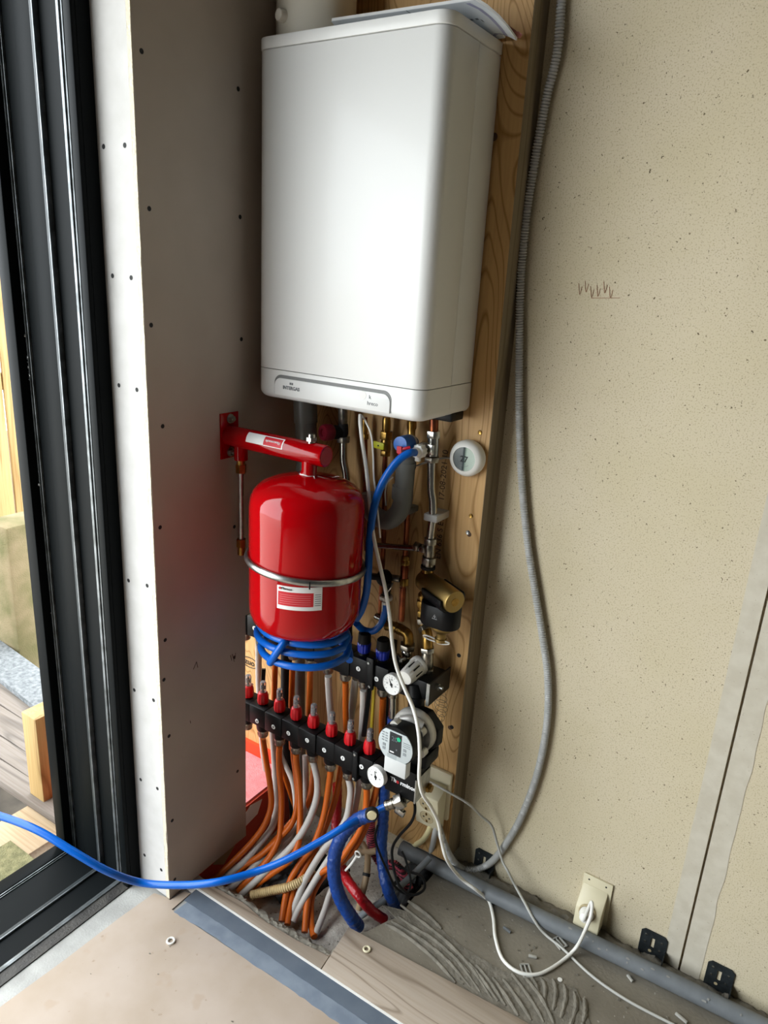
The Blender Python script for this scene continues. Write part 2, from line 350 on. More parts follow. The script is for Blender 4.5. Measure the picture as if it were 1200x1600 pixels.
# floor: screed slab with the pit left open in front of the plywood
pit_front = [(-.15, -.40), (.0, -.40), (.16, -.388), (.25, -.399), (.37, -.393), (.434, -.378)]
pit_right = [(.434, -.378), (.452, -.297), (.506, -.187), (.503, -.087), (.506, -.05), (.50, .073)]
a = rough_edge(pit_front, .006, seed=1); b = rough_edge(pit_right, .005, seed=2)
struct('floor', MB().prism([(x, y, 0) for x, y in a]+[(.434, -4.6, 0), (-.113, -4.6, 0), (-.113, -.49, 0), (-.15, -.49, 0)], (0, 0, -.34)), SILL_CONCRETE, angle=20)
struct('floor.001', MB().prism([(x, y, -.001) for x, y in b]+[(3.2, .073, -.001), (3.2, -4.6, -.001), (.434, -4.6, -.001)], (0, 0, -.34)), SCREED, angle=20)
# rubble bottom of the pit
g = MB(); nx, ny = 46, 34
vs = []; fs = []
for j in range(ny+1):
    for i in range(nx+1):
        x = -.6+1.2*i/nx; y = -.50+.575*j/ny
        vs.append((x, y, -.108+.048*max(0, min(1, (x-.12)/.25))+.014*noise.noise((x*9, y*9, 2))+.012*noise.noise((x*31, y*31, 5))))
for j in range(ny):
    for i in range(nx): k = j*(nx+1)+i; fs.append((k, k+1, k+nx+2, k+nx+1))
g.add(vs, fs); struct('floor_pit', g, PIT_CONCRETE)
# broken mortar lip along the front and right of the pit
def lip(path, w, h, seed, z0=0):
    vs = []; fs = []; n = len(path); K = 9
    for i, (x, y) in enumerate(path):
        p, q = path[max(i-1, 0)], path[min(i+1, n-1)]; t = Vector((q[0]-p[0], q[1]-p[1], 0)).normalized(); nr = Vector((-t.y, t.x, 0))
        for k in range(K):
            an = math.pi*k/(K-1); nv = noise.noise((x*70+k*.6, y*70, seed))*.45+1+.4*noise.noise((x*180, y*180+k, seed))
            off = nr*(-math.cos(an))*w*nv; vs.append(Vector((x, y, z0))+off+Vector((0, 0, math.sin(an)*h*nv-.008)))
    for i in range(n-1):
        for k in range(K-1): a = i*K+k; fs.append((a, a+1, a+K+1, a+K))
    return MB().add(vs, fs)
o = lip(rough_edge([(.06, -.398), (.16, -.392), (.25, -.398), (.37, -.392), (.432, -.384), (.436, -.37)], .004, .006, 4), .012, .013, 3).build('mortar_edge', MORTAR)
tag(o, 'crumbling grey mortar lip along the front edge of the pit', 'mortar', kind='stuff')
o = lip(rough_edge([(.56+.04*i, .052+.004*math.sin(i*2.1)) for i in range(28)], .004, .01, 9), .024, .016, 5, .008).build('mortar_bed', MORTAR)
tag(o, 'rough mortar packed between the grey floor pipe and the wall', 'mortar', kind='stuff')
# timber sole plate wrapped in orange membrane with pink insulation on it, seen through the notch
m = MB().box((-.45, -.47, -.135), (-.022, -.0, .075)); ft = m.build('sole_plate', MEMBRANE)
tag(ft, 'orange membrane-wrapped sole plate under the plasterboard notch', 'sole plate')
MB().box((-.45, -.46, .0751), (-.03, -.013, .081)).build('insulation', PINK, ft)
MB().box((-.45, -.012, .075), (-.02, -.0, .12)).build('membrane_upstand', mat('orange_membrane_bright', 'd8431f', .5), ft)
MB().prism([(-.0215, -.215, .045), (-.0215, -.18, .07), (-.0215, -.13, .06), (-.0215, -.15, .02), (-.0215, -.2, .01)], (.001, 0, 0)).build('white_patch', PAPER, ft)
MB().prism([(-.0215, -.33, -.03), (-.0215, -.27, .0), (-.0215, -.24, -.02), (-.0215, -.29, -.06)], (.002, 0, 0)).build('glue_patch', mat('old_glue', 'a08c6a', .8), ft)

# ---- floor coverings
hb = [(.03, -.458), (.03, -.52), (.6, -.505), (2.4, -.49), (2.4, -3.2), (-.10, -3.2), (-.074, -1.2), (-.067, -.9), (-.058, -.76), (-.054, -.62), (-.046, -.512), (-.012, -.503), (.004, -.503), (.012, -.462)]
o = MB().prism([(x, y, .0004) for x, y in hb], (0, 0, .003)).build('hardboard_sheet', HARDBOARD)
tag(o, 'tan protective hardboard sheet covering the floor in the foreground', 'floor covering')
t1 = rough_edge([(.04, -.523), (.16, -.515), (.25, -.514), (.367, -.511), (.55, -.509), (1.0, -.50), (1.9, -.49)], .003, seed=12)
o = MB().prism([(x, y, .0036) for x, y in t1]+[(1.9, -.44, .0036), (.045, -.478, .0036)], (0, 0, .0006)).build('cloth_tape', TAPE)
tag(o, 'pale blue-grey tape strip with a torn edge on the tan hardboard', 'tape')
t2 = rough_edge([(.034, -.483), (.3, -.476), (.62, -.474), (1.0, -.468), (1.9, -.458)], .0012, seed=14)
o = MB().prism([(x, y, .0044) for x, y in t2]+[(1.9, -.425, .0044), (.66, -.432, .0044), (.032, -.441, .0044)], (0, 0, .0006)).build('cloth_tape', TAPE_DARK)
tag(o, 'darker grey tape strip beside the white edging line', 'tape')
o = MB().prism([(.012, -.4405, .001), (1.9, -.4245, .001), (1.9, -.4185, .001), (.008, -.4355, .001)], (0, 0, .005)).build('edge_trim', WHITE_STRIP); tag(o, 'thin white edging strip between the grey tape and the floor tiles', 'edging')
o = MB().prism([(-.01, -.452, .001), (.032, -.4535, .001), (.032, -.438, .001), (.012, -.434, .001), (-.006, -.445, .001)], (0, 0, .0022)).build('paper_scrap', WHITE_STRIP); tag(o, 'white scrap under the corner of the grey tape by the column', 'scrap')
pl = [(.008, -.434), (.438, -.431), (.4335, -.386)]+[(x, y) for x, y in reversed(rough_edge([(.05, -.409), (.16, -.4), (.25, -.409), (.37, -.402), (.43, -.392)], .002, seed=22))]+[(.02, -.42)]
o = MB().prism([(x, y, .0) for x, y in pl], (0, 0, .006)).build('floor_tile', TILE_WOOD, bevel=.0006); tag(o, 'narrow cut wood-look floor tile running along the pit edge', 'tile')
tl = [(.441, -.431), (.424, -.300), (.884, -.267), (1.90, -.196), (1.90, -.42)]
o = MB().prism([(x, y, .0) for x, y in tl], (0, 0, .0075)).build('floor_tile', TILE_WOOD, bevel=.0008); tag(o, 'wide wood-look floor tile with fresh mortar combed behind it', 'tile')
# combed adhesive behind the wide tile
m = MB()
ridges = [[(602, 1444), (618, 1452), (645, 1470), (680, 1500), (712, 1536)], [(612, 1440), (634, 1453), (662, 1471), (698, 1500), (735, 1543)], [(622, 1432), (646, 1449), (681, 1471), (715, 1502), (750, 1550)], [(626, 1414), (660, 1441), (700, 1474), (736, 1512), (768, 1560)], [(638, 1408), (668, 1430), (690, 1452)],
  [(693, 1482), (712, 1498), (735, 1522)], [(727, 1500), (748, 1523), (778, 1565)], [(744, 1508), (766, 1535), (790, 1572)], [(770, 1528), (790, 1556), (810, 1588)], [(786, 1530), (812, 1566), (830, 1595)], [(800, 1522), (832, 1566), (850, 1598)], [(814, 1520), (846, 1560), (866, 1600)],
  [(829, 1527), (838, 1540), (841, 1556)], [(846, 1529), (852, 1545), (850, 1565)], [(864, 1530), (869, 1552), (864, 1580)], [(881, 1538), (884, 1562), (876, 1592)], [(897, 1550), (900, 1575), (890, 1606)], [(913, 1560), (914, 1585), (908, 1608)]]
for r in ridges:
    P = spline([at(u, v, z=.0) for u, v in r], 10); n = len(P)
    m.tube([p+Vector((noise.noise((i*.5, 1, p.x*9))*.0015, 0, 0)) for i, p in enumerate(P)], [.0056*max(.45, math.sin(math.pi*min(1, (i+2)/(n+3)))**.4)*(1+.4*noise.noise((i*.4, p.y*40, 2))) for i, p in enumerate(P)], 8, raw=True)
bed = [at(u, v, z=0) for u, v in [(600, 1415), (665, 1432), (720, 1478), (790, 1520), (840, 1524), (900, 1545), (925, 1606), (800, 1606), (700, 1520)]]
m.prism([(p.x, p.y, -.002) for p in bed], (0, 0, .0035))
o = m.build('combed_adhesive', MORTAR); tag(o, 'ridges of combed grey tile adhesive behind the wide tile', 'adhesive', kind='stuff')
for uv, r, lab in [((573, 1484), .0075, 'pale plastic ring lying on the wide wood-look tile'), ((267, 1471), .0085, 'white plastic washer lying on the tan hardboard sheet')]:
    p = at(*uv, z=.008 if uv[0] > 500 else .004); mm = MB(); q = [p+Vector((math.cos(t)*r, math.sin(t)*r, .002)) for t in [i*math.pi/8 for i in range(16)]]
    o = mm.tube(q, .0026, 8, closed=True, raw=True).build('plastic_ring' if uv[0] > 500 else 'washer', CABLE_WHITE if uv[0] < 500 else IVORY); tag(o, lab, 'ring' if uv[0] > 500 else 'washer')
o = MB().lathe([(.0055, 0), (.006, .0008), (.0052, .0016)], at(875, 1531, z=0), (0, 0, 1), 20).build('tile_disc', WHITE_STRIP); tag(o, 'small white round disc lying on the grey screed', 'disc')
def spacer(u, v, ang, lab, L=.03, w=.014):
    p = at(u, v, z=.0); ca, sa = math.cos(ang), math.sin(ang); ax = Vector((ca, sa, 0)); ay = Vector((-sa, ca, 0)); mm = MB(); up = Vector((0, 0, .002)); c = p+Vector((0, 0, .002))
    mm.obox(c+ay*w/2, ax*L/2, ay*.0015, up); mm.obox(c-ay*w/2, ax*L/2, ay*.0015, up); mm.obox(c, ax*L/2, ay*.0012, up); mm.obox(c+ax*L/2, ax*.0015, ay*(w/2+.001), up); mm.obox(c-ax*L/2, ax*.0015, ay*(w/2+.001), up)
    tag(mm.build('tile_clip', CLEAR_GREY), lab, 'tile clip')
spacer(822, 1518, -.9, 'grey plastic tile clip lying by the loop of white cable', .034, .02); spacer(874, 1474, -.5, 'grey plastic tile clip lying under the long grey floor pipe', .03, .022)
def stick(u, v, ang, L, lab, m=CLEAR_GREY, h=.003, w=.0028):
    p = at(u, v, z=.0); a = Vector((math.cos(ang), math.sin(ang), 0)); o = MB().obox(p+Vector((0, 0, h)), a*L/2, Vector((-a.y, a.x, 0))*w, (0, 0, h*.9)).build('plastic_offcut', m, bevel=.0006); tag(o, lab, 'offcut')
stick(832, 1496, .35, .02, 'pale plastic offcut on the screed above the cable loop'); stick(984, 1530, -.6, .018, 'pale plastic offcut on the screed beside the grey pipe'); stick(1064, 1592, -.3, .028, 'clear plastic offcut near the end of the thin white cable'); stick(792, 1454, -.2, .022, 'grey plastic offcut against the front of the floor pipe', PVC_GREY)
rng = random.Random(3); m = MB()
for k in range(75):
    x = rng.uniform(.5, 1.25); y = rng.uniform(-.27, -.06); s = rng.uniform(.0008, .0028)
    m.obox((x, y, s*.4), (s, s*.3*rng.uniform(-1, 1), 0), (-s*.3, s*.7, 0), (0, 0, s*.5))
for k in range(40):
    x = rng.uniform(0, .9); y = rng.uniform(-.95, -.53); s = rng.uniform(.0006, .002)
    m.obox((x, y, .0036+s*.3), (s, s*.3, 0), (-s*.3, s*.5, 0), (0, 0, s*.4))
o = m.build('debris', MORTAR); tag(o, 'fine pale crumbs of mortar scattered over the floor', 'debris', kind='stuff')

# ------------------------------------------------------------------ outdoors, seen past the door jamb
struct('ground_outside', MB().box((-8, -1.35, -.9), (-.393, 6, -.62)), SHADE_GROUND)  # ground colour darkened to stand for the shadow below the deck
struct('bounce_ground_outside', MB().box((-9, -9, -.9), (-.393, -1.35, -.25)), BOUNCE_GROUND)  # unseen pale ground, added to bounce light and brighten the vessel's reflection
def bx(name, lo, hi, m, lab, cat, group=None, bev=.004): o = MB().box(lo, hi).build(name, m, bevel=bev); return tag(o, lab, cat, group)
# deck boards running away from the house
def slab(name, ptsL, ptsR, z, th, m, lab, cat, group=None):
    """board lying at height z whose two long edges follow the given sight lines"""
    o = MB().prism([at(u, v, z=z) for u, v in (ptsL[0], ptsL[1], ptsR[1], ptsR[0])], (0, 0, -th)).build(name, m, bevel=.003); return tag(o, lab, cat, group)
for v0, v1, lab in ((1062, 1099, 'weathered deck board next to the granular stone kerb'), (1101, 1147, 'second weathered deck board from the granular stone kerb'), (1149, 1183, 'third weathered deck board from the granular stone kerb'), (1185, 1219, 'weathered deck board at the dark near edge of the deck')):
    slab('deck_board', ((-90, v0-56), (95, v0+60)), ((-90, v1-60), (95, v1+64)), -.02, .03, DECK, lab, 'deck board', 'weathered deck boards outside')
tp = at(52, 1120, x=-.62); bt = at(52, 1268, x=-.62)
cy_ = at(55, 1128, x=-.60).y
bx('timber_post', (-.672, cy_, bt.z), (-.60, cy_+.075, tp.z), PINE, 'short yellow pine post standing outside the sliding door', 'post')
bx('timber_plank', (-.66, -.85, bt.z-.075), (-.475, tp.y+.06, bt.z-.001), PINE_X, 'pale sawn plank lying under the short pine post', 'plank')
bx('timber_block', (-.62, -.58, bt.z-.23), (-.50, -.50, bt.z-.077), PINE, 'orange-toned timber block under the pale plank outside', 'timber block')
cp = at(25, 812, x=-1.55); cb = at(25, 1030, x=-1.55)
m = MB().box((-1.64, cp.y-.085, -.62), (-1.48, cp.y+.085, cp.z)); o = m.build('concrete_post', CONCRETE_POST, bevel=.012); tag(o, 'mossy square concrete post outside in front of the pine fence', 'post')
slab('stone_kerb', ((-90, 934), (95, 1068)), ((-90, 990), (95, 1136)), .0, .30, GRANITE, 'pale granular stone kerb outside beyond the deck boards', 'kerb')
f_ = thing('pine_fence', 'sunlit yellow pine board fence beyond the garden outside', 'fence', (-3, .9, -.62))
for k in range(9): MB().box((-3.02, -.1+k*.2, -.62), (-3, .09+k*.2, 2.3)).build('fence_board', PINE, f_, bevel=.004)
MB().box((-3.06, -.1, .8), (-3.02, 1.7, .9)).build('rail', PINE, f_)
o = MB().box((-.56, -1.1, -.16), (-.395, -.60, -.045)).build('mineral_wool', WOOL); tag(o, 'green-brown mineral wool packed outside the door sill', 'insulation')
# ------------------------------------------------------------------ plywood board and what hangs on it
pw = MB().box((-.40, 0, .045), (.5355, .018, 2.6)).build('plywood_board', PLYWOOD); tag(pw, 'tall plywood mounting board behind the boiler and pipes', 'plywood')
m = MB().box((.5358, .0002, .045), (.5366, .018, 2.6)).box((.47, .018, .045), (.5362, .0728, 2.6)); m.build('edge_batten', PLY_EDGE, pw)
def wscrew(u, v, m_=BRASS): q = at(u, v, y=0); MB().lathe([(.0045, -.002), (.0055, .0006), (.0048, .0012), (.002, .0004)], q, (0, -1, 0), 14).build('screw', m_, pw)
wscrew(750, 676); wscrew(736, 806); wscrew(731, 832, STEEL); wscrew(717, 1024, BLACK_MATTE); wscrew(706, 1136, BLACK_MATTE); wscrew(663, 1010, BLACK_MATTE)
for (u, v), s in [((775, 100), .009), ((772, 214), .008), ((733, 835), .006), ((703, 1137), .006)]:
    MB().lathe([(s, 0), (s*.5, .0004)], at(u, v, y=-.0001), (0, -1, 0), 14).build('knot', INK_BROWN, pw)
a = at(690, 776, y=-.0005); b_ = at(692, 735, y=-.0005)
text('17-08-2021 10', .021, (b_.x+.003, -.0005, b_.z-.012), UZ, (-1, 0, 0), INK_BROWN, pw, 'stamp')
text('EN 636 S E1', .021, (a.x+.004, -.0005, a.z-.105), UZ, (-1, 0, 0), INK_BROWN, pw, 'stamp')
q = at(390, 1035, y=-.0006); text('zuo', .028, (q.x, q.y, q.z), FX, UZ, INK, pw, 'handwriting', bold=.0004)
m = MB(); m.tube([q+Vector((.034*math.cos(t), 0, .017*math.sin(t))) for t in [i*math.pi/10 for i in range(20)]], .0012, 6, closed=True, raw=True); m.build('handwriting', INK, pw)
q = at(394, 1072, y=-.0006); text('S', .024, (q.x, q.y, q.z), FX, UZ, INK, pw, 'handwriting', bold=.0004)

# ---- boiler
bl = thing('boiler', 'white wall-hung boiler with rounded front corners at the top of the plywood', 'boiler', (.255, -.1, 1.277))
X0, X1, YF, YB, YS = .031, .481, -.217, -.006, -.100
def rprof(x0, x1, yf, yb, r, n=8):
    p = [(x0, yb)]
    for k in range(n+1): t = math.pi+math.pi/2*k/n; p.append((x0+r+r*math.cos(t), yf+r+r*math.sin(t)))
    for k in range(n+1): t = 1.5*math.pi+math.pi/2*k/n; p.append((x1-r+r*math.cos(t), yf+r+r*math.sin(t)))
    p.append((x1, yb)); return p
def shell(z0, z1, x0=X0, x1=X1, yf=YF, yb=YS, r=.030): return MB().prism([(x, y, z0) for x, y in rprof(x0, x1, yf, yb, r)], (0, 0, z1-z0))
shell(1.3455, 1.9795, yb=YS-.0012).build('front_casing', WHITE_ENAMEL, bl, bevel=.0008)
MB().box((X0+.001, YS+.0012, 1.3455), (X1-.001, YB, 1.9795)).build('rear_casing', WHITE_ENAMEL, bl, bevel=.0008)
shell(1.981, 2.003, yb=YB, x0=X0-.001, x1=X1+.001, yf=YF-.001).build('lid', WHITE_ENAMEL, bl, bevel=.002)
shell(1.30, 1.9795, x0=X0+.004, x1=X1-.004, yf=YF+.004, yb=YB-.002, r=.026).build('inner_frame', mat('seam_grey', '3c3a36', .8), bl)
# bottom band with softly rounded lower edge
def bandshell(yf, yb, x0, x1, r):
    mb = MB(); rings = []
    for t, z in [(0, 1.344), (0, 1.296)]+[(.018*(1-math.cos(a)), 1.296-.018*math.sin(a)) for a in [k*math.pi/12 for k in range(1, 7)]]:
        rings.append([(x, y, z) for x, y in rprof(x0+t, x1-t, yf+t, yb, max(.004, r-t*.6))])
    n = len(rings[0]); fs = []
    for i in range(len(rings)-1):
        for k in range(n): fs.append((i*n+k, i*n+(k+1) % n, (i+1)*n+(k+1) % n, (i+1)*n+k))
    fs += [tuple(range(n)), tuple(range((len(rings)-1)*n, len(rings)*n))]
    return mb.add([p for r_ in rings for p in r_], fs)
bandshell(YF, YS-.0006, X0, X1, .03).build('bottom_cover', WHITE_ENAMEL, bl)
bandshell(YS+.0006, YB, X0+.0006, X1-.0006, .001).build('rear_bottom_cover', WHITE_ENAMEL, bl)
# control hatch: arched groove with a panel inside
def arch(x0, x1, z0, z1, r, n=7):
    p = [(x0, z0)]
    for k in range(n+1): t = math.pi-math.pi/2*k/n; p.append((x0+r+r*math.cos(t), z1-r+r*math.sin(t)))
    for k in range(n+1): t = math.pi/2-math.pi/2*k/n; p.append((x1-r+r*math.cos(t), z1-r+r*math.sin(t)))
    p.append((x1, z0)); return p
hx0, hx1 = .090, .407
MB().prism([(x, YF-.0006, z) for x, z in arch(hx0, hx1, 1.290, 1.3345, .020)], (0, .0012, 0)).build('hatch_groove', mat('groove_grey', '6d6e6c', .5), bl)
ch = MB().prism([(x, YF-.0025, z) for x, z in arch(hx0+.0014, hx1-.0022, 1.2885, 1.3275, .0175)], (0, .004, 0)).build('control_hatch', WHITE_ENAMEL, bl, bevel=.0015)
text('INTERGAS', .0105, (.141, YF-.0028, 1.3075), FX, UZ, INK_GREY, ch, 'brand_lettering', bold=.0004)
m = MB()
for k in (0, 1): m.prism([(.1365+k*.0055, YF-.0027, 1.3155), (.141+k*.0055, YF-.0027, 1.3155), (.141+k*.0055, YF-.0027, 1.3205), (.1365+k*.0055, YF-.0027, 1.3205)], (0, -.0003, 0))
m.build('brand_mark', INK_GREY, ch)
text('hreco', .0115, (.362, YF-.0028, 1.3035), FX, UZ, INK_GREY, ch, 'model_lettering')
text('k', .012, (.355, YF-.0028, 1.3165), FX, UZ, INK_GREY, ch, 'model_lettering')
MB().lathe([(.0085, 0), (.0085, .0004)], (.337, YF-.0026, 1.3185), (0, -1, 0), 18).build('status_window', mat('status_window', 'd2d0ca', .25), ch)
MB().box((.05, -.20, 1.281), (.46, -.02, 1.30)).build('underside', BLACK_PLASTIC, bl)
# black rubber grommet below, at the right rear
MB().box((.40, -.075, 1.262), (.475, -.018, 1.283)).build('pipe_cover', BLACK_PLASTIC, bl, bevel=.004)

fl = thing('flue_pipe', 'cream flue pipe standing on top of the white boiler', 'flue', (.097, -.11, 2.003))
fc = (.092, -.10, 2.003); MB().lathe([(.092, 0), (.092, .006), (.083, .008), (.083, .5)], fc, UZ, 40).build('pipe', mat('flue_cream', 'ddd6c6', .4), fl)
MB().lathe([(.012, 0), (.012, .022), (.0105, .025), (.002, .0255)], (.075, -.170, 2.046), (-.18, -1, 0), 22).build('test_cap', mat('flue_cap', 'e2dccf', .4), fl)


# booklet lying on the boiler: its front edge curls up, its right end sags over the side
def sheet(dz, th, x0, x1, t0, t1, ripple=0):
    mb = MB(); nx, ny = 30, 10; top = []; bot = []
    for j in range(ny+1):
        for i in range(nx+1):
            t = max(0, t0+(t1-t0)*j/ny); xr = .490+.058*math.sin(math.pi*min(1, t*1.15)); s_ = x0+(x1-x0)*i/nx; x = .172+(xr-.172)*s_; y = -.152+.135*t
            z = 2.0335-.027*t**.7-.004*s_*(1-t)-max(0, x-.474)*.5*math.sin(math.pi*min(1, t*1.1))+dz+ripple*noise.noise((x*40, y*40, 3))
            bot.append((x, y, z)); top.append((x, y, z+th))
    n = len(top); fs = []
    for j in range(ny):
        for i in range(nx): k = j*(nx+1)+i; fs += [(k, k+1, k+nx+2, k+nx+1), (n+k+nx+1, n+k+nx+2, n+k+1, n+k)]
    ring = list(range(nx+1))+[j*(nx+1)+nx for j in range(1, ny+1)]+[ny*(nx+1)+i for i in range(nx-1, -1, -1)]+[j*(nx+1) for j in range(ny-1, 0, -1)]
    for p, q in zip(ring, ring[1:]+ring[:1]): fs.append((p, n+p, n+q, q))
    return mb.add(top+bot, fs)
bk = thing('instruction_booklet', 'curled white paper booklet sagging over the right end of the boiler top', 'booklet', (.36, -.08, 2.004))
sheet(0, .0008, 0, 1, 0, 1).build('cover', PAPER_GREY, bk); sheet(.0010, .0045, .004, 1.004, -.01, 1).build('pages', PAPER, bk)
sheet(-.0005, .0004, .93, .955, .02, 1).build('printed_band', mat('violet_band', '8f8fa6', .7), bk); sheet(-.0005, .0004, .55, .555, .0, .5).build('printed_band', INK_GREY, bk)
sheet(.010, .001, .74, 1.03, .45, 1, .012).build('crumpled_leaf', PAPER_RED, bk)
t = MB(); 
for k in range(5):
    q = sheet(-.0006, .0003, .70+.03*k, .715+.03*k, .36, .40); t.add(q.v, q.f)
t.build('print', INK_GREY, bk)

# ---- thermostat
th = thing('thermostat', 'round white thermostat with a grey display on the plywood', 'thermostat', tuple(at(735, 714, y=0)))
tc_ = at(735, 714, y=0); tc_.y = 0
MB().lathe([(.036, 0), (.0415, .006), (.042, .020), (.039, .027), (.034, .031), (.028, .0325), (.0275, .030)], tc_, (0, -1, 0), 48).build('dial_ring', WHITE_PLASTIC, th)
dz = tc_+Vector((0, -.0301, 0)); m = MB(); n = 32
for half, mi in ((0, 0), (1, 1)):
    m.prism([dz+Vector((.0275*math.cos(t)*(1), 0, .0275*math.sin(t))) for t in [math.pi/2+(math.pi*k/16 if half == 0 else -math.pi*k/16) for k in range(17)]], (0, -.0004, 0), mi)
m.build('display', [LCD_DARK, LCD_REFLECTION], th)  # lighter right half is a reflection put into the display colour
text('27', .020, dz+Vector((-.001, -.0006, -.001)), FX, UZ, INK, th, 'temperature_digits', bold=.0002)
m = MB(); m.tube([dz+Vector((.017*math.cos(t), -.0006, .017*math.sin(t))) for t in [i*math.pi/14+3.4 for i in range(10)]], .0004, 5, raw=True); m.build('display_ring', INK_GREY, th)
m = MB().tube([at(707, 716, y=-.010), at(690, 716, y=-.012), at(668, 722, y=-.014), at(650, 728, y=-.014)], .0022, 8); tag(m.build('thermostat_cable', CABLE_GREY), 'short pale cable leaving the left of the round thermostat', 'cable')

# ---- corrugated conduit hanging on the gypsum wall
cpts = [(.566, 2.12), (.566, 2.079), (.569, 1.993), (.556, 1.905), (.546, 1.789), (.541, 1.679), (.545, 1.55), (.559, 1.416), (.576, 1.276), (.599, 1.132), (.632, .984), (.667, .864), (.699, .757), (.724, .662), (.738, .543), (.734, .411), (.718, .300), (.692, .190)]
P = [(x, .058, z) for x, z in cpts]+[at(u, v, y=y) for u, v, y in [(772, 1343, .060), (746, 1358, .054), (722, 1357, .034), (706, 1342, .004), (695, 1320, -.018), (686, 1293, -.030), (680, 1266, -.036), (676, 1246, -.030)]]
S = spline(P, 8); dense = []
for a, b_ in zip(S[:-1], S[1:]):
    k = max(1, int((b_-a).length/.0014))
    for j in range(k): dense.append(a.lerp(b_, j/k))
R = []; s_ = 0
for i, p in enumerate(dense):
    if i: s_ += (p-dense[i-1]).length
    R.append(.0081+.0016*math.cos(s_*2*math.pi/.0058))
R = R[:len(dense)]
o = MB().tube(dense, R, 14, raw=True).build('corrugated_conduit', CONDUIT_GREY, angle=80); tag(o, 'long grey corrugated conduit hanging down the gypsum wall', 'conduit')

# ---- grey drain pipe along the foot of the wall
dp = [(.395, -.008), (.7, -.001), (1.16, .018), (1.6, .030), (2.4, .040)]
o = MB().tube([(x, y, .0205) for x, y in dp], .0205, 32, n=12).build('drain_pipe', PVC_GREY); tag(o, 'long grey plastic pipe lying along the foot of the wall', 'pipe')
rng = random.Random(5); m = MB()
for k in range(30):
    x = rng.uniform(.5, 1.35); yc = -.007+(x-.395)*.031; an = rng.uniform(.2, 1.2)
    cx = Vector((x, yc-math.cos(an)*.0206, .0205+math.sin(an)*.0206)); t = Vector((0, math.sin(an), math.cos(an))); nn = Vector((0, -math.cos(an), math.sin(an)))
    L1 = rng.uniform(.0015, .007); pts = [cx+FXv*L1*math.cos(a)*rng.uniform(.6, 1)+t*.003*math.sin(a)*rng.uniform(.5, 1) for FXv in [Vector((1, 0, 0))] for a in [i*math.pi/4 for i in range(8)]]
    m.prism(pts, nn*.0006)
m.build('mortar_splashes', mat('splash', '8c8b86', .9), o)['kind'] = 'stuff'

# ---- steel wall brackets
def bracket(tl, tr, bl_, lab):
    a = at(*tl, y=.0722); b = at(*tr, y=.0722); x0, x1, z1 = a.x, b.x, (a.z+b.z)/2; z0 = z1-.085
    t = thing('wall_bracket', lab, 'bracket', (x0, .072, z0), 'black slotted wall brackets along the floor'); c = .008; xm = (x0+x1)/2; zm = z1-.030
    # plate with a real slot: four bars around the opening
    outer = [(x0, z0), (x1, z0), (x1, z1-c), (x1-c, z1), (x0+c, z1), (x0, z1-c)]
    m = MB(); s0, s1, zz0, zz1 = xm-.006, xm+.003, zm-.016, zm+.012
    for poly in ([(x0, z0), (s0, z0), (s0, z1), (x0+c, z1), (x0, z1-c)], [(s1, z0), (x1, z0), (x1, z1-c), (x1-c, z1), (s1, z1)], [(s0, z0), (s1, z0), (s1, zz0), (s0, zz0)], [(s0, zz1), (s1, zz1), (s1, z1), (s0, z1)]):
        m.prism([(x, .0718, z) for x, z in poly], (0, -.0025, 0))
    m.build('plate', DARK_STEEL, t)
    m = MB().box((x1-.002, .045, z0), (x1, .0693, z0+.045)); m.build('flange', DARK_STEEL, t)
    for dx, dz_ in ((.012, -.014), (.012, -.036), (-.012, -.020), (-.014, -.044)):
        MB().lathe([(.0022, 0), (.003, .0008), (.0015, .0012)], ((x0 if dx > 0 else x1)+dx, .0693, z1+dz_), (0, -1, 0), 10).build('screw', STEEL, t)
    MB().lathe([(.004, 0), (.004, .0003)], (xm-.004, .0692, zm-.027), (0, -1, 0), 12).build('hole', IVORY_DARK, t)
bracket((1004, 1447), (1045, 1467), None, 'black slotted steel bracket on the wall left of the board joint')
bracket((1108, 1497), (1150, 1519), None, 'black slotted steel bracket on the wall beyond the board joint')
bracket((744, 1324), (775, 1336), None, 'black slotted steel bracket behind the lowest loop of grey conduit')

# ---- single wall socket with plug
ws = thing('wall_socket', 'ivory single wall socket low on the gypsum board with a white plug', 'socket', (.92, .072, .02))
sx0, sx1, sz0, sz1 = .883, .957, .030, .158
MB().box((sx0, .067, sz0), (sx1, .0722, sz1)).build('back_plate', IVORY, ws, bevel=.002)
m = MB(); prof = [(.067, sz1-.026), (.052, sz1-.045), (.028, sz1-.070), (.024, sz0+.002), (.067, sz0)]
m.prism([(sx0+.002, y, z) for y, z in prof], (sx1-sx0-.010, 0, 0)); m.build('housing', IVORY, ws, bevel=.003)
for dx in (.015, .058): MB().lathe([(.0022, 0), (.0022, .0006)], (sx0+dx, .0668, sz1-.012), (0, -1, 0), 10).build('screw', INK, ws)
sc = Vector(((sx0+sx1)/2-.005, .0262, sz0+.052)); nd = Vector((0, -1, .09)).normalized()
MB().lathe([(.0215, -.004), (.0215, .0006), (.019, .0008), (.0185, -.0015)], sc, nd, 32).build('socket_rim', IVORY_DARK, ws)

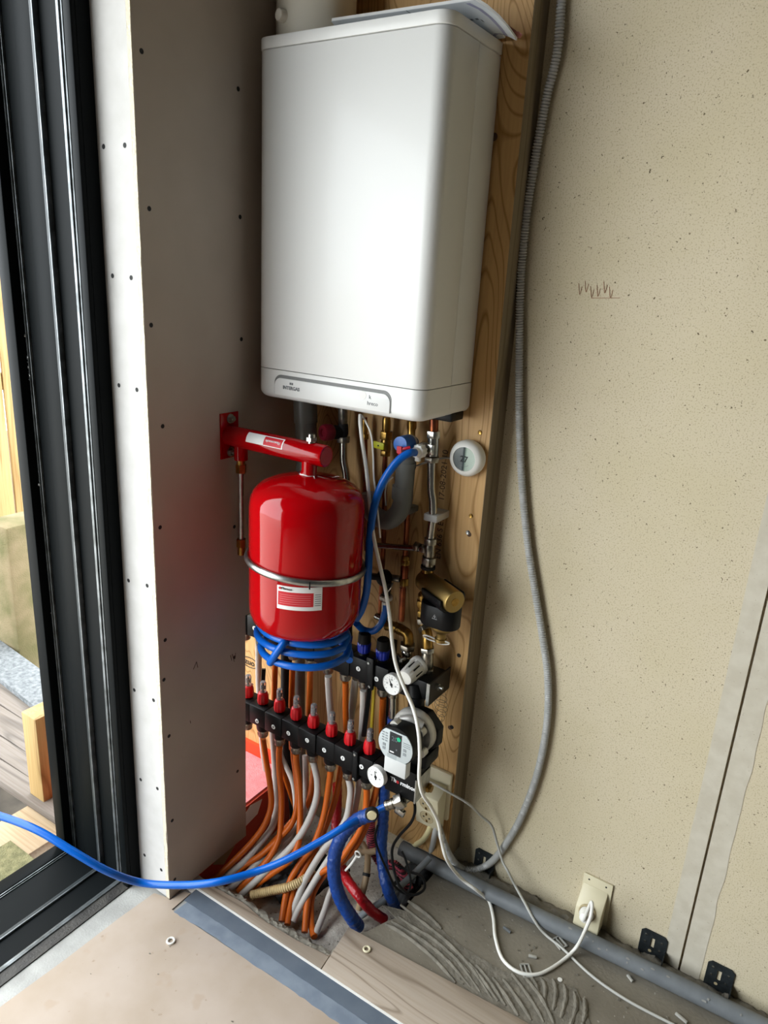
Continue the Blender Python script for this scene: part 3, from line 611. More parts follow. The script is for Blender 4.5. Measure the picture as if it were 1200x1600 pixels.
# ---- double socket on the plywood
ds = thing('double_socket', 'ivory double wall socket beside the black manifold at the foot of the plywood', 'socket', (.48, 0, .2))
p = at(673, 1206, y=-.006); q_ = at(710, 1223, y=-.006); r2 = at(676, 1290, y=-.006)
bx0, bx1 = .452, .530; bz1 = .330; bz0 = .185
MB().box((bx0, -.012, bz0), (bx1, 0, bz1)).build('back_plate', IVORY, ds, bevel=.003)
m = MB(); hx_, hX = .450, .522; prof = [(-.012, .296), (-.058, .276), (-.062, .272), (-.040, .165), (-.012, .165)]
m.prism([(hx_, y, z) for y, z in prof], (hX-hx_, 0, 0)); m.build('housing', IVORY, ds, bevel=.004)
fd = Vector((0, -.107, -.022)).normalized(); upd = Vector((0, -.022, .107)).normalized(); nrm = Vector((0, -.9796, -.2)).normalized()
for k, hz in enumerate((.247, .200)):
    t_ = (.272-hz)/.107; c = Vector((.486, -.062+.022*t_, hz)); so = MB().lathe([(.0205, -.001), (.0205, .0006), (.0185, .0008), (.017, -.0002), (.016, .0003)], c, nrm, 28).build('socket', IVORY_DARK, ds)
    m = MB().lathe([(.0165, 0), (.0165, .0004)], c+nrm*.0003, nrm, 24); m.build('socket_well', IVORY_DARK, so)
    m = MB(); 
    for dx in (-.0085, .0085): m.lathe([(.0026, 0), (.0026, .0004)], c+nrm*.0009+Vector((dx, 0, 0)), nrm, 10)
    m.build('pin_holes', INK, so); m = MB().obox(c+nrm*.0012+upd*.013, (.002, 0, 0), nrm*.001, upd*.004).obox(c+nrm*.0012-upd*.013, (.002, 0, 0), nrm*.001, upd*.004); m.build('earth_clips', BRASS, so)
# ------------------------------------------------------------------ red expansion vessel on its console arm
AY = -.275
ar = thing('vessel_console', 'red steel console arm bolted to the plasterboard side above the vessel', 'wall console', (0, AY, 1.187))
MB().box((0, -.302, 1.133), (.004, -.245, 1.240)).build('wall_plate', RED_LACQUER, ar, bevel=.001)
for dz_ in (1.226, 1.147):
    b = MB().lathe([(.011, .004), (.011, .006)], (0, AY+.003, dz_), (1, 0, 0), 20); b.hexn((.006, AY+.003, dz_), (.013, AY+.003, dz_), .0085); b.lathe([(.005, .013), (.004, .018)], (0, AY+.003, dz_), (1, 0, 0), 12); b.build('bolt', STEEL, ar)
MB().lathe([(.024, .004), (.024, .285), (.0225, .288)], (0, AY, 1.187), (1, 0, 0), 36).build('arm_tube', RED_LACQUER, ar)
MB().lathe([(.0195, .0), (.0195, .0012)], (.2875, AY, 1.187), (1, 0, 0), 32).build('end_cap', mat('red_cap_dull', '9c0a10', .4), ar)
MB().lathe([(.016, .0), (.016, .045)], (.040, AY+.0, 1.135), UZ, 24).build('drop_socket', RED_LACQUER, ar)
MB().lathe([(.017, 0), (.017, .030)], (.243, AY, 1.140), UZ, 28).build('vessel_socket', RED_LACQUER, ar)
vb = MB().lathe([(.009, 0), (.009, .004), (.0085, .006)], (.247, AY, 1.209), UZ, 18); vb.hexn((.247, AY, 1.214), (.247, AY, 1.222), .0115); vb.lathe([(.0085, 0), (.008, .007)], (.247, AY, 1.222), UZ, 18); vb.build('vent_valve', CHROME, ar)
def patch(cx, cyl_r, a0, a1, z0, z1, axis='Z', n=16):
    """thin label bent round a cylinder (axis Z: about cx; axis X: along x from z0 to z1)"""
    vs = []; fs = []
    for i in range(n+1):
        a = a0+(a1-a0)*i/n; c, s_ = math.cos(a)*cyl_r, math.sin(a)*cyl_r
        if axis == 'Z': vs += [(cx[0]+c, cx[1]+s_, z0), (cx[0]+c, cx[1]+s_, z1)]
        else: vs += [(z0, cx[1]+c, cx[2]+s_), (z1, cx[1]+c, cx[2]+s_)]
    for i in range(n): fs.append((2*i, 2*i+2, 2*i+3, 2*i+1))
    return MB().add(vs, fs)
st = patch((0, AY, 1.187), .0243, math.radians(120), math.radians(178), .078, .185, 'X').build('sticker', PAPER, ar)
patch((0, AY, 1.187), .0245, math.radians(126), math.radians(174), .130, .182, 'X').build('red_field', mat('label_red', 'c0202a', .5), st)
nrm_ = Vector((0, math.cos(math.radians(150)), math.sin(math.radians(150)))); upv = Vector((0, math.sin(math.radians(150)), -math.cos(math.radians(150))))
text('Flexconsole', .0088, Vector((.156, AY, 1.187))+nrm_*.0249, (-1, 0, 0), -upv, WHITE_INK, st)

TC = (.24, AY); TR = .1275
ev = thing('expansion_vessel', 'glossy red expansion vessel hanging from the red arm', 'expansion vessel', (TC[0], TC[1], .775))
prof = [(.002, .772), (.05, .774), (.085, .779), (.108, .788), (.120, .800), (.1262, .818), (TR, .838), (TR, 1.052), (.1270, 1.068), (.1245, 1.086), (.1175, 1.101), (.104, 1.114), (.08, 1.125), (.05, 1.132), (.022, 1.136), (.017, 1.139), (.017, 1.146)]
MB().lathe([(r, z-.772) for r, z in prof], (TC[0], TC[1], .772), UZ, 72).build('tank', RED_LACQUER, ev, angle=50)
m = MB().tube([Vector((TC[0]+.0175*math.cos(t), TC[1]+.0175*math.sin(t), 1.1395+.0012*math.sin(3*t))) for t in [i*math.pi/12 for i in range(24)]], .0016, 6, closed=True, raw=True); m.tube([(TC[0]+.0175, TC[1]-.004, 1.140), (TC[0]+.024, TC[1]-.008, 1.137), (TC[0]+.028, TC[1]-.010, 1.131)], .0008, 6); m.build('hemp_thread', PAPER, ev)
rg = MB(); R2 = TR+.0045
rg.tube([Vector((TC[0]+R2*math.cos(t), TC[1]+R2*math.sin(t), .936-.013*math.cos(t-.9))) for t in [i*2*math.pi/96 for i in range(96)]], .0062, 12, closed=True, raw=True, sy=1.25); rb = rg.build('clamp_ring', STEEL, ev)
MB().obox((TC[0]+R2*math.cos(-.83), TC[1]+R2*math.sin(-.83), .9345), (.0013*.74, .0013*.67, 0), (.0068*.67, -.0068*.74, 0), (0, 0, .0082)).build('ring_joint', BLACK_MATTE, rb)
lab_c = math.radians(-57); dA = math.radians(22)
lb = patch((TC[0], TC[1]), TR+.0005, lab_c-dA, lab_c+dA, .872, .926).build('label', PAPER, ev)
patch((TC[0], TC[1]), TR+.0008, lab_c-dA+.02, lab_c+dA*.62, .881, .913).build('red_field', mat('label_red', 'c0202a', .5), lb)
m = MB()
for k in range(5):
    q = patch((TC[0], TC[1]), TR+.0011, lab_c-dA+.05, lab_c+dA*.5, .886+k*.005, .8868+k*.005); m.add(q.v, q.f)
m.build('label_print', mat('label_print', 'd98a8c', .6), lb); m = MB()
for k in range(6):
    q = patch((TC[0], TC[1]), TR+.0009, lab_c+dA*.68, lab_c+dA*.95, .883+k*.005, .8845+k*.005); m.add(q.v, q.f)
m.build('label_print', INK_GREY, lb)
aa = lab_c-dA*.55; text('Flamco', .0085, (TC[0]+(TR+.0012)*math.cos(aa), TC[1]+(TR+.0012)*math.sin(aa), .920), (-math.sin(aa), math.cos(aa), 0), UZ, INK, lb)
aa = lab_c-dA*.86; MB().lathe([(.003, 0), (.003, .0006)], (TC[0]+(TR+.0006)*math.cos(aa), TC[1]+(TR+.0006)*math.sin(aa), .920), (math.cos(aa), math.sin(aa), 0), 12).build('label_mark', INK_RED, lb)

# thin steel drop pipe from the arm down the plasterboard
dpz = thing('drop_pipe', 'thin steel pipe with brass nuts dropping from the red arm beside the column', 'pipe', (.04, AY, .91))
MB().cyl((.040, AY, 1.130), (.034, AY+.006, .930), .0065, 16).build('pipe', STEEL, dpz)
m = MB().lathe([(.010, 0), (.010, .012)], (.04, AY, 1.123), UZ, 18); m.hexn((.04, AY, 1.104), (.04, AY, 1.124), .0125); m.build('upper_nut', BRASS, dpz)
m = MB().lathe([(.0095, -.034), (.0095, 0)], (.034, AY+.006, .930), UZ, 18); m.hexn((.034, AY+.006, .916), (.034, AY+.006, .936), .0118); m.build('lower_nut', BRASS, dpz)

# ------------------------------------------------------------------ pipework on the plywood
def vrun(t, chain, y, axis_up=True):
    """chain of (u, v0, v1, radius, shape, material, name) pieces stacked on vertical runs in front of the plywood"""
    for u0, v0, u1, v1, r, shp, m_, nm in chain:
        a, b = at(u0, v0, y=y), at(u1, v1, y=y); mb = MB()
        if shp == 'hex': mb.hexn(a, b, r)
        elif shp == 'union': L = (a-b).length; mb.lathe([(r*.8, 0), (r, L*.2), (r, L*.8), (r*.8, L)], a, b-a, 20)
        else: mb.cyl(a, b, r, 20)
        mb.build(nm, m_, t, bevel=.0008 if shp == 'hex' else 0)
RY = -.05
rr = thing('supply_riser', 'chrome riser pipe with valve and nuts at the right under the boiler', 'riser pipe', tuple(at(672, 900, y=RY)))
vrun(rr, [(678, 655, 677.5, 674, .0105, 'cyl', COPPER, 'copper_stub'), (677.5, 673, 677, 684, .017, 'hex', CHROME, 'compression_nut'), (677, 684, 676, 712, .0135, 'cyl', CHROME, 'valve_body'), (675, 713, 674, 721, .0185, 'hex', NICKEL, 'compression_nut'),
  (672.5, 841, 672, 850, .0165, 'hex', NICKEL, 'compression_nut'), (672, 849, 670.5, 872, .0135, 'union', NICKEL, 'tee_body'), (670.5, 870, 669.5, 880, .0185, 'hex', NICKEL, 'compression_nut'), (669.5, 879, 669, 885, .0135, 'cyl', NICKEL, 'neck'),
  (669, 884, 668.5, 888, .0175, 'cyl', BLACK_MATTE, 'gasket'), (668.5, 888, 667.5, 903, .0145, 'union', BRASS, 'union')], RY)
P = [at(u, v, y=RY) for u, v in [(674, 720), (674, 745), (674, 765), (676.5, 785), (676, 810), (673.5, 830), (672.5, 843)]]
MB().tube(P, .0098, 18).build('chrome_pipe', CHROME, rr)
q = at(676, 808, y=RY); MB().box((q.x-.018, RY-.012, q.z-.009), (q.x+.018, 0, q.z+.009)).build('pipe_clip', CONDUIT_GREY, rr, bevel=.003)
# horizontal valve barrel with handle towards the viewer-left
a = at(677, 700, y=RY); MB().lathe([(.0105, 0), (.0125, .004), (.0125, .020), (.009, .024), (.009, .045)], a+Vector((-.008, 0, 0)), (-1, -.35, -.05), 18).build('valve_barrel', CHROME, rr)
MB().obox(a+Vector((.004, -.018, .0)), (.008, 0, 0), (0, .006, 0), (0, 0, .012)).build('valve_cap', CHROME, rr, bevel=.002)
# side branch to the left
a = at(664, 858, y=RY); b = at(588, 852, y=RY)
MB().hexn(a+Vector((.006, 0, 0)), a+Vector((-.010, 0, 0)), .0115).build('branch_nut', NICKEL, rr, bevel=.0006); MB().hexn(a+Vector((-.016, 0, .0)), a+Vector((-.028, 0, .001)), .0125).build('branch_nut', NICKEL, rr, bevel=.0006)
MB().cyl(a+Vector((.0, 0, 0)), b, .0072, 16).build('branch_pipe', CHROME, rr)

# magnetic filter
mf = thing('magnetic_filter', 'brass dirt filter with a black magnet jacket beside the plywood edge', 'filter', tuple(at(697, 990, y=-.085)))
a = at(664, 907, y=-.05); e = at(711, 941, y=-.105); ax = (e-a).normalized(); L = (e-a).length
MB().lathe([(.020, -.012), (.025, -.004), (.0262, .010), (.0262, .018), (.0275, .020), (.0275, L-.003), (.0262, L), (.002, L+.0008)], a, ax, 40).build('brass_body', BRASS_SATIN, mf)
fcc = a+ax*L; MB().lathe([(.010, 0), (.0102, .0012)], fcc, ax, 20).build('embossed_mark', BRASS, mf)
MB().lathe([(.016, -.01), (.018, .006), (.018, .03)], at(667, 900, y=-.05), (0, 0, -1), 24).build('inlet_elbow', BRASS_SATIN, mf)
bc = a+ax*(L*.60); bc.z = 0
def stad(c, hx, hy, z, n=10, off=0):
    p = []
    for k in range(n+1): t = -math.pi/2+math.pi*k/n; p.append((c.x+hx+(hy+off)*math.cos(t), c.y+(hy+off)*math.sin(t), z))
    for k in range(n+1): t = math.pi/2+math.pi*k/n; p.append((c.x-hx+(hy+off)*math.cos(t), c.y+(hy+off)*math.sin(t), z))
    return p
zt = fcc.z-.022; zb = at(697, 979, y=-.085).z
jk = MB().prism(stad(bc, .017, .033, zb), (0, 0, zt-zb)).build('magnet_jacket', BLACK_PLASTIC, mf, bevel=.005)
uu, ww, _ = frame(ax); fy = Vector((0, 1, .35)); n_ = 26; vs = []; fs = []
up_ = (Vector((0, 0, 1))-ax*ax.z).normalized(); bk_ = ax.cross(up_); bk_ = bk_ if bk_.y > 0 else -bk_
for k in range(n_+1):
    t = math.radians(28-215*k/n_); e_ = bk_*math.cos(t)+up_*math.sin(t)
    for rr_, tt in ((.0282, .30), (.0352, .30), (.0352, .93), (.0282, .93)): vs.append(a+ax*L*tt+e_*rr_)
for k in range(n_):
    for q in range(4): fs.append((k*4+q, k*4+(q+1) % 4, k*4+4+(q+1) % 4, k*4+4+q))
fs += [(0, 1, 2, 3), tuple(n_*4+q for q in (3, 2, 1, 0))]
MB().add(vs, fs).build('jacket_saddle', BLACK_PLASTIC, mf, bevel=.0015)
tp_ = at(679, 965, y=bc.y-.0335); m = MB()
tri = [tp_+Vector((.0075*math.sin(t), 0, .0075*math.cos(t))) for t in (0, 2.094, 4.189)]; m.tube(tri, .0006, 6, closed=True, raw=True); m.tube([tp_+Vector((0, 0, .004)), tp_+Vector((0, 0, -.001))], .0007, 6); m.build('warning_triangle', WHITE_INK, jk)
bot = Vector((bc.x+.006, bc.y, zb)); MB().lathe([(.029, 0), (.029, .006), (.024, .014), (.015, .020), (.012, .024), (.012, .036), (.0145, .037), (.0145, .045), (.011, .047)], bot+Vector((0, 0, .002)), (0, 0, -1), 28).build('drain_cone', BRASS_SATIN, mf)
rc = bot+Vector((-.006, -.0, -.045)); m = MB().tube([rc+Vector((.012+.017*math.cos(t), -.004*math.sin(t), .004*math.cos(t)+.006*math.sin(t))) for t in [i*math.pi/10 for i in range(20)]], .0018, 8, closed=True, raw=True)
m.tube([rc+Vector((-.022+.019*math.cos(t), -.008*math.sin(t), .009*math.sin(t))) for t in [i*math.pi/10 for i in range(20)]], .002, 8, closed=True, raw=True); m.build('cap_strap', CABLE_WHITE, mf)

# lower half of the riser: brass fittings down to the manifold
lr = thing('return_riser', 'brass elbows and chrome pipe below the brass dirt filter', 'riser pipe', tuple(at(668, 1040, y=-.055)))
vrun(lr, [(662, 926, 661, 939, .0135, 'union', BRASS, 'union'), (661, 937, 661, 947, .0165, 'hex', BRASS, 'compression_nut'), (661, 947, 661.5, 958, .0135, 'cyl', BRASS, 'neck'), (661.5, 953, 661.5, 962, .0165, 'hex', BRASS, 'compression_nut'), (661, 965, 662, 973, .0175, 'hex', NICKEL, 'compression_nut')], -.05)
MB().tube([at(662, 968, y=-.05), at(663, 978, y=-.052), at(667, 990, y=-.06), at(668, 1000, y=-.065), at(668, 1014, y=-.066)], .0135, 20).build('brass_elbow', BRASS, lr)
MB().hexn(at(664, 978, y=-.052), at(667, 985, y=-.056), .0195).build('compression_nut', NICKEL, lr, bevel=.0008)
vrun(lr, [(668, 1011, 668, 1018, .0185, 'hex', CHROME, 'compression_nut'), (668, 1016, 668, 1046, .0145, 'union', NICKEL, 'valve_body'), (668, 1044, 668, 1055, .0165, 'hex', NICKEL, 'compression_nut')], -.066)

# copper pipes
def copper(name, label, pts, y, r, fit=(), m_=COPPER, group=None):
    t = thing(name, label, 'pipe', tuple(at(*pts[-1], y=y)), group)
    MB().tube([at(u, v, y=y) for u, v in pts], r, 16).build('pipe', m_, t)
    if fit: vrun(t, fit, y)
    return t
c2 = copper('copper_pipe', 'copper pipe with brass tee and elbow, second from the plywood right edge', [(644, 655), (641, 720), (637, 800), (634, 850), (631, 900), (628, 970)], -.035, .0065,
  [(643.5, 657, 643, 672, .0115, 'union', BRASS, 'union'), (634, 868, 633, 880, .0105, 'union', BRASS, 'union'), (633.5, 874, 633, 882, .0125, 'hex', BRASS, 'compression_nut'), (632.5, 882, 631, 908, .010, 'union', COPPER, 'tee_body'), (631.5, 903, 631, 914, .0125, 'hex', BRASS, 'compression_nut'), (629.5, 918, 627, 968, .0085, 'cyl', COPPER, 'lower_pipe')])
m = MB().tube([at(604, 977, y=-.04), at(614, 979, y=-.04), at(626, 984, y=-.042), at(636, 990, y=-.045), at(638, 1000, y=-.045), at(637, 1008, y=-.045)], .0135, 18); m.build('brass_elbow', BRASS, c2)
for u_, w_ in ((620, .0155), (627, .0158)): MB().hexn(at(u_-3, 979+(u_-620)*.5, y=-.041), at(u_+2, 982+(u_-620)*.5, y=-.042), w_).build('elbow_nut', BRASS, c2, bevel=.0006)
MB().lathe([(.0085, 0), (.0085, .05)], at(612, 975, y=-.038), (-1, 0, .15), 16).build('side_pipe', CHROME, c2)
q = at(635, 797, y=-.035); MB().box((q.x-.016, -.045, q.z-.008), (q.x+.014, 0, q.z+.008)).build('pipe_clip', TRAP_GREY, c2, bevel=.003)
vrun(c2, [(637, 1006, 636, 1014, .0205, 'hex', NICKEL, 'compression_nut'), (636, 1013, 635, 1026, .0145, 'union', CHROME, 'valve_body'), (635, 1024, 633, 1045, .0125, 'cyl', NICKEL, 'valve_tail')], -.05)
a = at(633, 1028, y=-.06); MB().lathe([(.006, 0), (.006, .014), (.0155, .015), (.0165, .019), (.0155, .022), (.002, .0225)], a, (-.55, -.8, -.1), 24).build('air_vent', CHROME, c2)
c3 = copper('gas_pipe', 'copper gas pipe with a yellow handled brass valve under the boiler', [(604, 655), (602.5, 700), (601, 740), (600, 830), (597, 890), (594, 960)], -.03, .0062,
  [(604, 652, 603.5, 676, .0105, 'union', BRASS, 'union'), (604, 674, 603, 686, .0165, 'hex', BRASS, 'compression_nut'), (603, 686, 602.5, 706, .0125, 'union', BRASS, 'valve_body'), (602.5, 704, 602, 712, .0135, 'hex', BRASS, 'compression_nut')])
q = at(592, 696, y=-.052); MB().obox(q, (.0155, 0, -.001), (0, .0025, 0), (0, 0, .0085)).build('valve_handle', YELLOW, c3, bevel=.002); MB().lathe([(.002, 0), (.002, .001)], q+Vector((0, -.0026, 0)), (0, -1, 0), 12).build('handle_pivot', INK, c3)
copper('copper_pipe', 'thin copper pipe hanging behind the two white cables under the boiler', [(570, 652), (570.5, 700), (571, 770), (572, 860)], -.03, .0062, [(570, 655, 570, 680, .0075, 'union', BRASS, 'union'), (570.2, 678, 570.2, 686, .0105, 'hex', BRASS, 'compression_nut')])
sv = copper('safety_valve_pipe', 'grey steel pipe with a dark red safety valve under the boiler', [(535.5, 625), (536.5, 690), (537, 720), (541, 745), (543, 800)], -.05, .0095, [(535, 618, 536, 662, .0125, 'hex', NICKEL, 'compression_nut'), (536, 660, 536.5, 682, .0125, 'union', BLACK_MATTE, 'tee_body'), (536.5, 682, 536.5, 691, .0175, 'hex', NICKEL, 'compression_nut')], CHROME)
a = at(533, 675, y=-.05); b = at(505, 676, y=-.10); MB().lathe([(.0165, 0), (.0175, .02), (.0175, (b-a).length-.02)], a, b-a, 24).build('valve_bonnet', BLACK_MATTE, sv)
MB().lathe([(.0195, 0), (.0205, .004), (.0205, .022), (.018, .026), (.010, .026), (.009, .022)], b-(b-a).normalized()*.024, b-a, 24).build('red_knob', mat('dark_red_knob', '7c1226', .4), sv)
# grey siphon tube and condensate trap
t = thing('siphon_tube', 'smoky grey siphon tube below the left of the boiler', 'tube', tuple(at(477, 700, y=-.10)))
MB().cyl(at(475.5, 598, y=-.10), at(478, 660, y=-.10), .029, 28).build('upper_tube', mat('smoky_tube', '66665f', .35), t); MB().cyl(at(478, 660, y=-.10), at(479, 745, y=-.10), .0262, 28).build('lower_tube', mat('smoky_tube', '66665f', .35), t)
t = thing('condensate_trap', 'grey plastic U-bend trap behind the upright blue hose', 'trap', tuple(at(610, 815, y=-.08)))
MB().tube([at(634, 715, y=-.075), at(633, 740, y=-.075), at(631, 762, y=-.075), at(629, 785, y=-.075), at(621, 803, y=-.08), at(606, 813, y=-.085), at(590, 808, y=-.088), at(579, 795, y=-.09), at(575, 770, y=-.09)], .0225, 24).build('bend', TRAP_GREY, t)
MB().cyl(at(629.5, 759, y=-.075), at(628, 779, y=-.075), .0248, 24).build('socket_ring', TRAP_GREY, t); MB().cyl(at(634, 722, y=-.075), at(633.5, 730, y=-.075), .0248, 24).build('socket_ring', TRAP_GREY, t)
MB().tube([at(614, 745, y=-.10), at(605, 755, y=-.10), at(602, 770, y=-.10), at(603, 790, y=-.10)], .0018, 6).build('tie_wire', CABLE_GREY, t)
# filling valve with blue knob and red clip
fv = thing('filling_valve', 'filling valve with a round blue knob and white hose nut', 'valve', tuple(at(650, 706, y=-.085)))
a = at(640, 692, y=-.07); b = at(625, 694, y=-.115); MB().lathe([(.0135, -.02), (.0135, 0), (.0185, .001), (.0195, .006), (.0185, .03), (.017, (b-a).length), (.002, (b-a).length+.001)], a, b-a, 28).build('blue_knob', KNOB_BLUE, fv)
MB().lathe([(.0185, -.006), (.0195, -.004), (.0195, .004), (.0185, .006)], a, b-a, 24).build('knob_collar', mat('collar_white', 'd8d8d2', .4), fv)
m = MB().tube([at(641, 699, y=-.12), at(632, 701, y=-.125), at(625, 703, y=-.125), at(624, 712, y=-.125)], .0032, 8); q = at(624.5, 703, y=-.128); m.obox(q, (.006, 0, 0), (0, .003, 0), (0, 0, .008)); m.build('red_clip', mat('red_clip', 'c2122a', .4), fv)
a = at(661, 703, y=-.075); b = at(646, 708, y=-.11); d = (b-a).normalized(); MB().lathe([(.010, -.012), (.010, .004)], a, d, 18).build('spigot', CHROME, fv)
m = MB(); n = 10
pts = []
for k in range(40): r = .0165 if (k//2) % 2 else .0145; t_ = 2*math.pi*k/40; pts.append((r, t_))
u_, w_, _ = frame(d); c0 = a+d*.004; m.prism([c0+(u_*math.cos(t_)+w_*math.sin(t_))*r for r, t_ in pts], d*.016); m.build('hose_nut', WHITE_PLASTIC, fv, bevel=.0006)
MB().lathe([(.0105, 0), (.0105, .012)], c0+d*.016, d, 18).build('hose_tail', WHITE_PLASTIC, fv)
q = at(653, 716, y=-.09); MB().obox(q, (.006, 0, 0), (0, .004, 0), (0, 0, .007)).build('valve_lever', WHITE_PLASTIC, fv, bevel=.001)
MB().tube([at(643, 660, y=-.05), at(643, 690, y=-.06), at(646, 705, y=-.06), at(664, 700, y=-.055)], .009, 14).build('valve_body', BRASS, fv)
# black drain cock
dc = thing('drain_cock', 'black handled drain cock behind the hanging white cable', 'valve', tuple(at(605, 910, y=-.07)))
a = at(606, 902, y=-.05); m = MB().lathe([(.012, 0), (.021, .004), (.022, .018), (.016, .026), (.002, .027)], a, (-.25, -1, .1), 14); m.obox(a+Vector((-.02, -.02, .002)), (.018, 0, .003), (0, .007, 0), (0, 0, .007)); m.build('handle', BLACK_PLASTIC, dc, bevel=.001)
MB().cyl(a+Vector((.028, .01, 0)), a, .009, 16).build('cock_body', NICKEL, dc)
MB().cyl(at(606, 910, y=-.075), at(603, 930, y=-.075), .010, 16).build('tail', BLACK_MATTE, dc)
m = MB().lathe([(.014, 0), (.0165, .002), (.0165, .010), (.014, .012)], at(603.5, 930, y=-.075), (0, 0, -1), 24); m.build('hose_union', WHITE_PLASTIC, dc)
MB().lathe([(.0085, 0), (.0085, .026)], at(602, 940, y=-.075), (0, 0, -1), 18).build('hose_clamp', STEEL, dc)
MB().tube([at(614, 910, y=-.08), at(611, 918, y=-.085), at(606, 924, y=-.085)], .0018, 6).build('lever', CHROME, dc)
# ------------------------------------------------------------------ manifolds
LYF, LYA = -.188, -.160      # lower rail: front face, axis
UYF, UYA = -.120, -.092      # upper rail
def disc(parent, c, s): 
    o = MB().lathe([(.0065, 0), (.0065, .0008), (.0060, .0012)], c, (0, -1, 0), 24).build('number_disc', DIAL, parent)
    text(s, .0095, c+Vector((0, -.0016, 0)), FX, UZ, INK, o, 'number')
def gauge(parent, uv, y, r=.0265, ang=.25):
    c = at(*uv, y=y); nd = Vector((-.10, -1, .05)).normalized(); u_, w_, _ = frame(nd)
    if w_.z < 0: w_ = -w_; u_ = -u_
    if u_.x < 0: u_ = -u_
    o = MB().lathe([(.010, .03), (.010, .010), (r, .009), (r, -.004), (r-.0015, -.0055), (r-.0025, -.004), (.001, -.0038)], c, -nd, 36).build('gauge', DIAL, parent)
    m = MB(); f0 = c+nd*.0042
    for k in range(13):
        t = math.radians(225-k*22.5); e = u_*math.cos(t)+w_*math.sin(t); m.tube([f0+e*(r*.80), f0+e*(r*.66 if k % 3 == 0 else r*.73)], .0005, 4)
    m.build('scale_marks', INK_GREY, o)
    e = u_*math.sin(-ang)+w_*math.cos(ang); m = MB().tube([f0-e*r*.25+nd*.0008, f0+e*r*.6+nd*.0008], [.0016, .0004], 6, raw=True); m.lathe([(.004, 0), (.0035, .0012)], f0, nd, 14); m.build('needle', INK, o)
    for k, s in enumerate(('20', '40', '60')):
        t = math.radians(180-k*90); text(s, .0058, f0+(u_*math.cos(t)+w_*math.sin(t))*r*.5+nd*.0004, u_, w_, INK_GREY, o, 'scale_number', .0001)
    return o
# lower (flow) manifold
lm = thing('lower_manifold', 'lower black manifold carrying the red capped flow meters', 'manifold', (.1, -.16, .36))
zL0, zL1 = .356, .414
rail_end = at(590, 1205, y=LYF).x
xs = [at(u, v, y=LYA).x for u, v in [(388, 1077), (411, 1087), (437, 1100), (463, 1111), (490, 1124), (518.5, 1136), (547.5, 1147), (577.7, 1161.5)]]
x0 = xs[0]-.035
for k, xx in enumerate(xs):
    xl = xs[k]-.03; xr = xs[k]+.0295
    MB().box((max(xl, x0), LYF+(.0015 if k % 2 else 0), zL0), (xr, LYA+.028, zL1)).build('rail_module', BLACK_PLASTIC, lm, bevel=.003)
MB().box((xs[-1]+.028, LYF+.004, zL0+.002), (rail_end+.07, LYA+.024, zL1-.002)).build('end_module', BLACK_PLASTIC, lm, bevel=.003)
for (u, v), s in zip([(401.7, 1126.7), (427.3, 1135.7), (450.7, 1145.7), (480, 1156.7), (506.7, 1172), (535.7, 1184.7), (565, 1198)], '4622536'):
    disc(lm, at(u, v, y=LYF+.0003), s)
proto = None
for k, xx in enumerate(xs):
    if proto is None:
        c = Vector((xx, LYA, zL1)); m = MB(); pts = []
        base = MB().lathe([(.0135, 0), (.0135, .004)], c, UZ, 20).build('flow_meter', BLACK_PLASTIC, lm)
        prof = [(0, .0155), (.010, .0165), (.026, .0150), (.034, .0125)]
        n = 40; vs = []; fs = []
        for z, r in [(.003, .0150), (.012, .0160), (.027, .0150), (.034, .0128), (.037, .0095)]:
            for i in range(n): t = 2*math.pi*i/n; rr_ = r*(1 if (i % 4) < 2 or z > .033 else .93); vs.append(c+Vector((rr_*math.cos(t), rr_*math.sin(t), z)))
        for j in range(4):
            for i in range(n): i2 = (i+1) % n; fs.append((j*n+i, j*n+i2, (j+1)*n+i2, (j+1)*n+i))
        fs += [tuple(range(n-1, -1, -1)), tuple(range(4*n, 5*n))]
        cap = m.add(vs, fs).build('red_cap', RED_CAP, base, angle=25)
        tube_ = MB().lathe([(.0085, .036), (.0085, .064), (.007, .068), (.002, .0695)], c, UZ, 20).build('sight_glass', GLASS, base)
        rod = MB().lathe([(.0022, .03), (.0022, .064)], c, UZ, 10); rod.lathe([(.0048, .046), (.0048, .056)], c, UZ, 14); rod.build('indicator', DARK_STEEL, base)
        proto = base; px_ = xx
    else:
        o = proto.copy(); COL.objects.link(o); o.parent = lm; o.location = proto.location+Vector((xx-px_, 0, 0))
        for ch_ in proto.children: c_ = ch_.copy(); COL.objects.link(c_); c_.parent = o
def connector(parent, x, y, z, m_=NICKEL):
    mb = MB().lathe([(.0155, 0), (.0155, .006), (.0145, .007), (.0148, .019), (.0135, .022)], (x, y, z), (0, 0, -1), 20); mb.lathe([(.0162, .008), (.0162, .015)], (x, y, z), (0, 0, -1), 6); return mb.build('pipe_connector', m_, parent)
lc = [(411, 1146), (437, 1159), (463, 1171), (489, 1183), (516.5, 1196), (544.5, 1209.5), (573, 1224)]
lcx = [at(u, v, y=LYA).x for u, v in lc]
for xx in [lcx[0]-.06]+lcx:
    MB().lathe([(.0195, -.006), (.0185, .020), (.0165, .025)], (xx, LYA, zL0), (0, 0, -1), 24).build('outlet', BLACK_PLASTIC, lm); connector(lm, xx, LYA, zL0-.024)
gauge(lm, (588.5, 1213), LYF-.022)
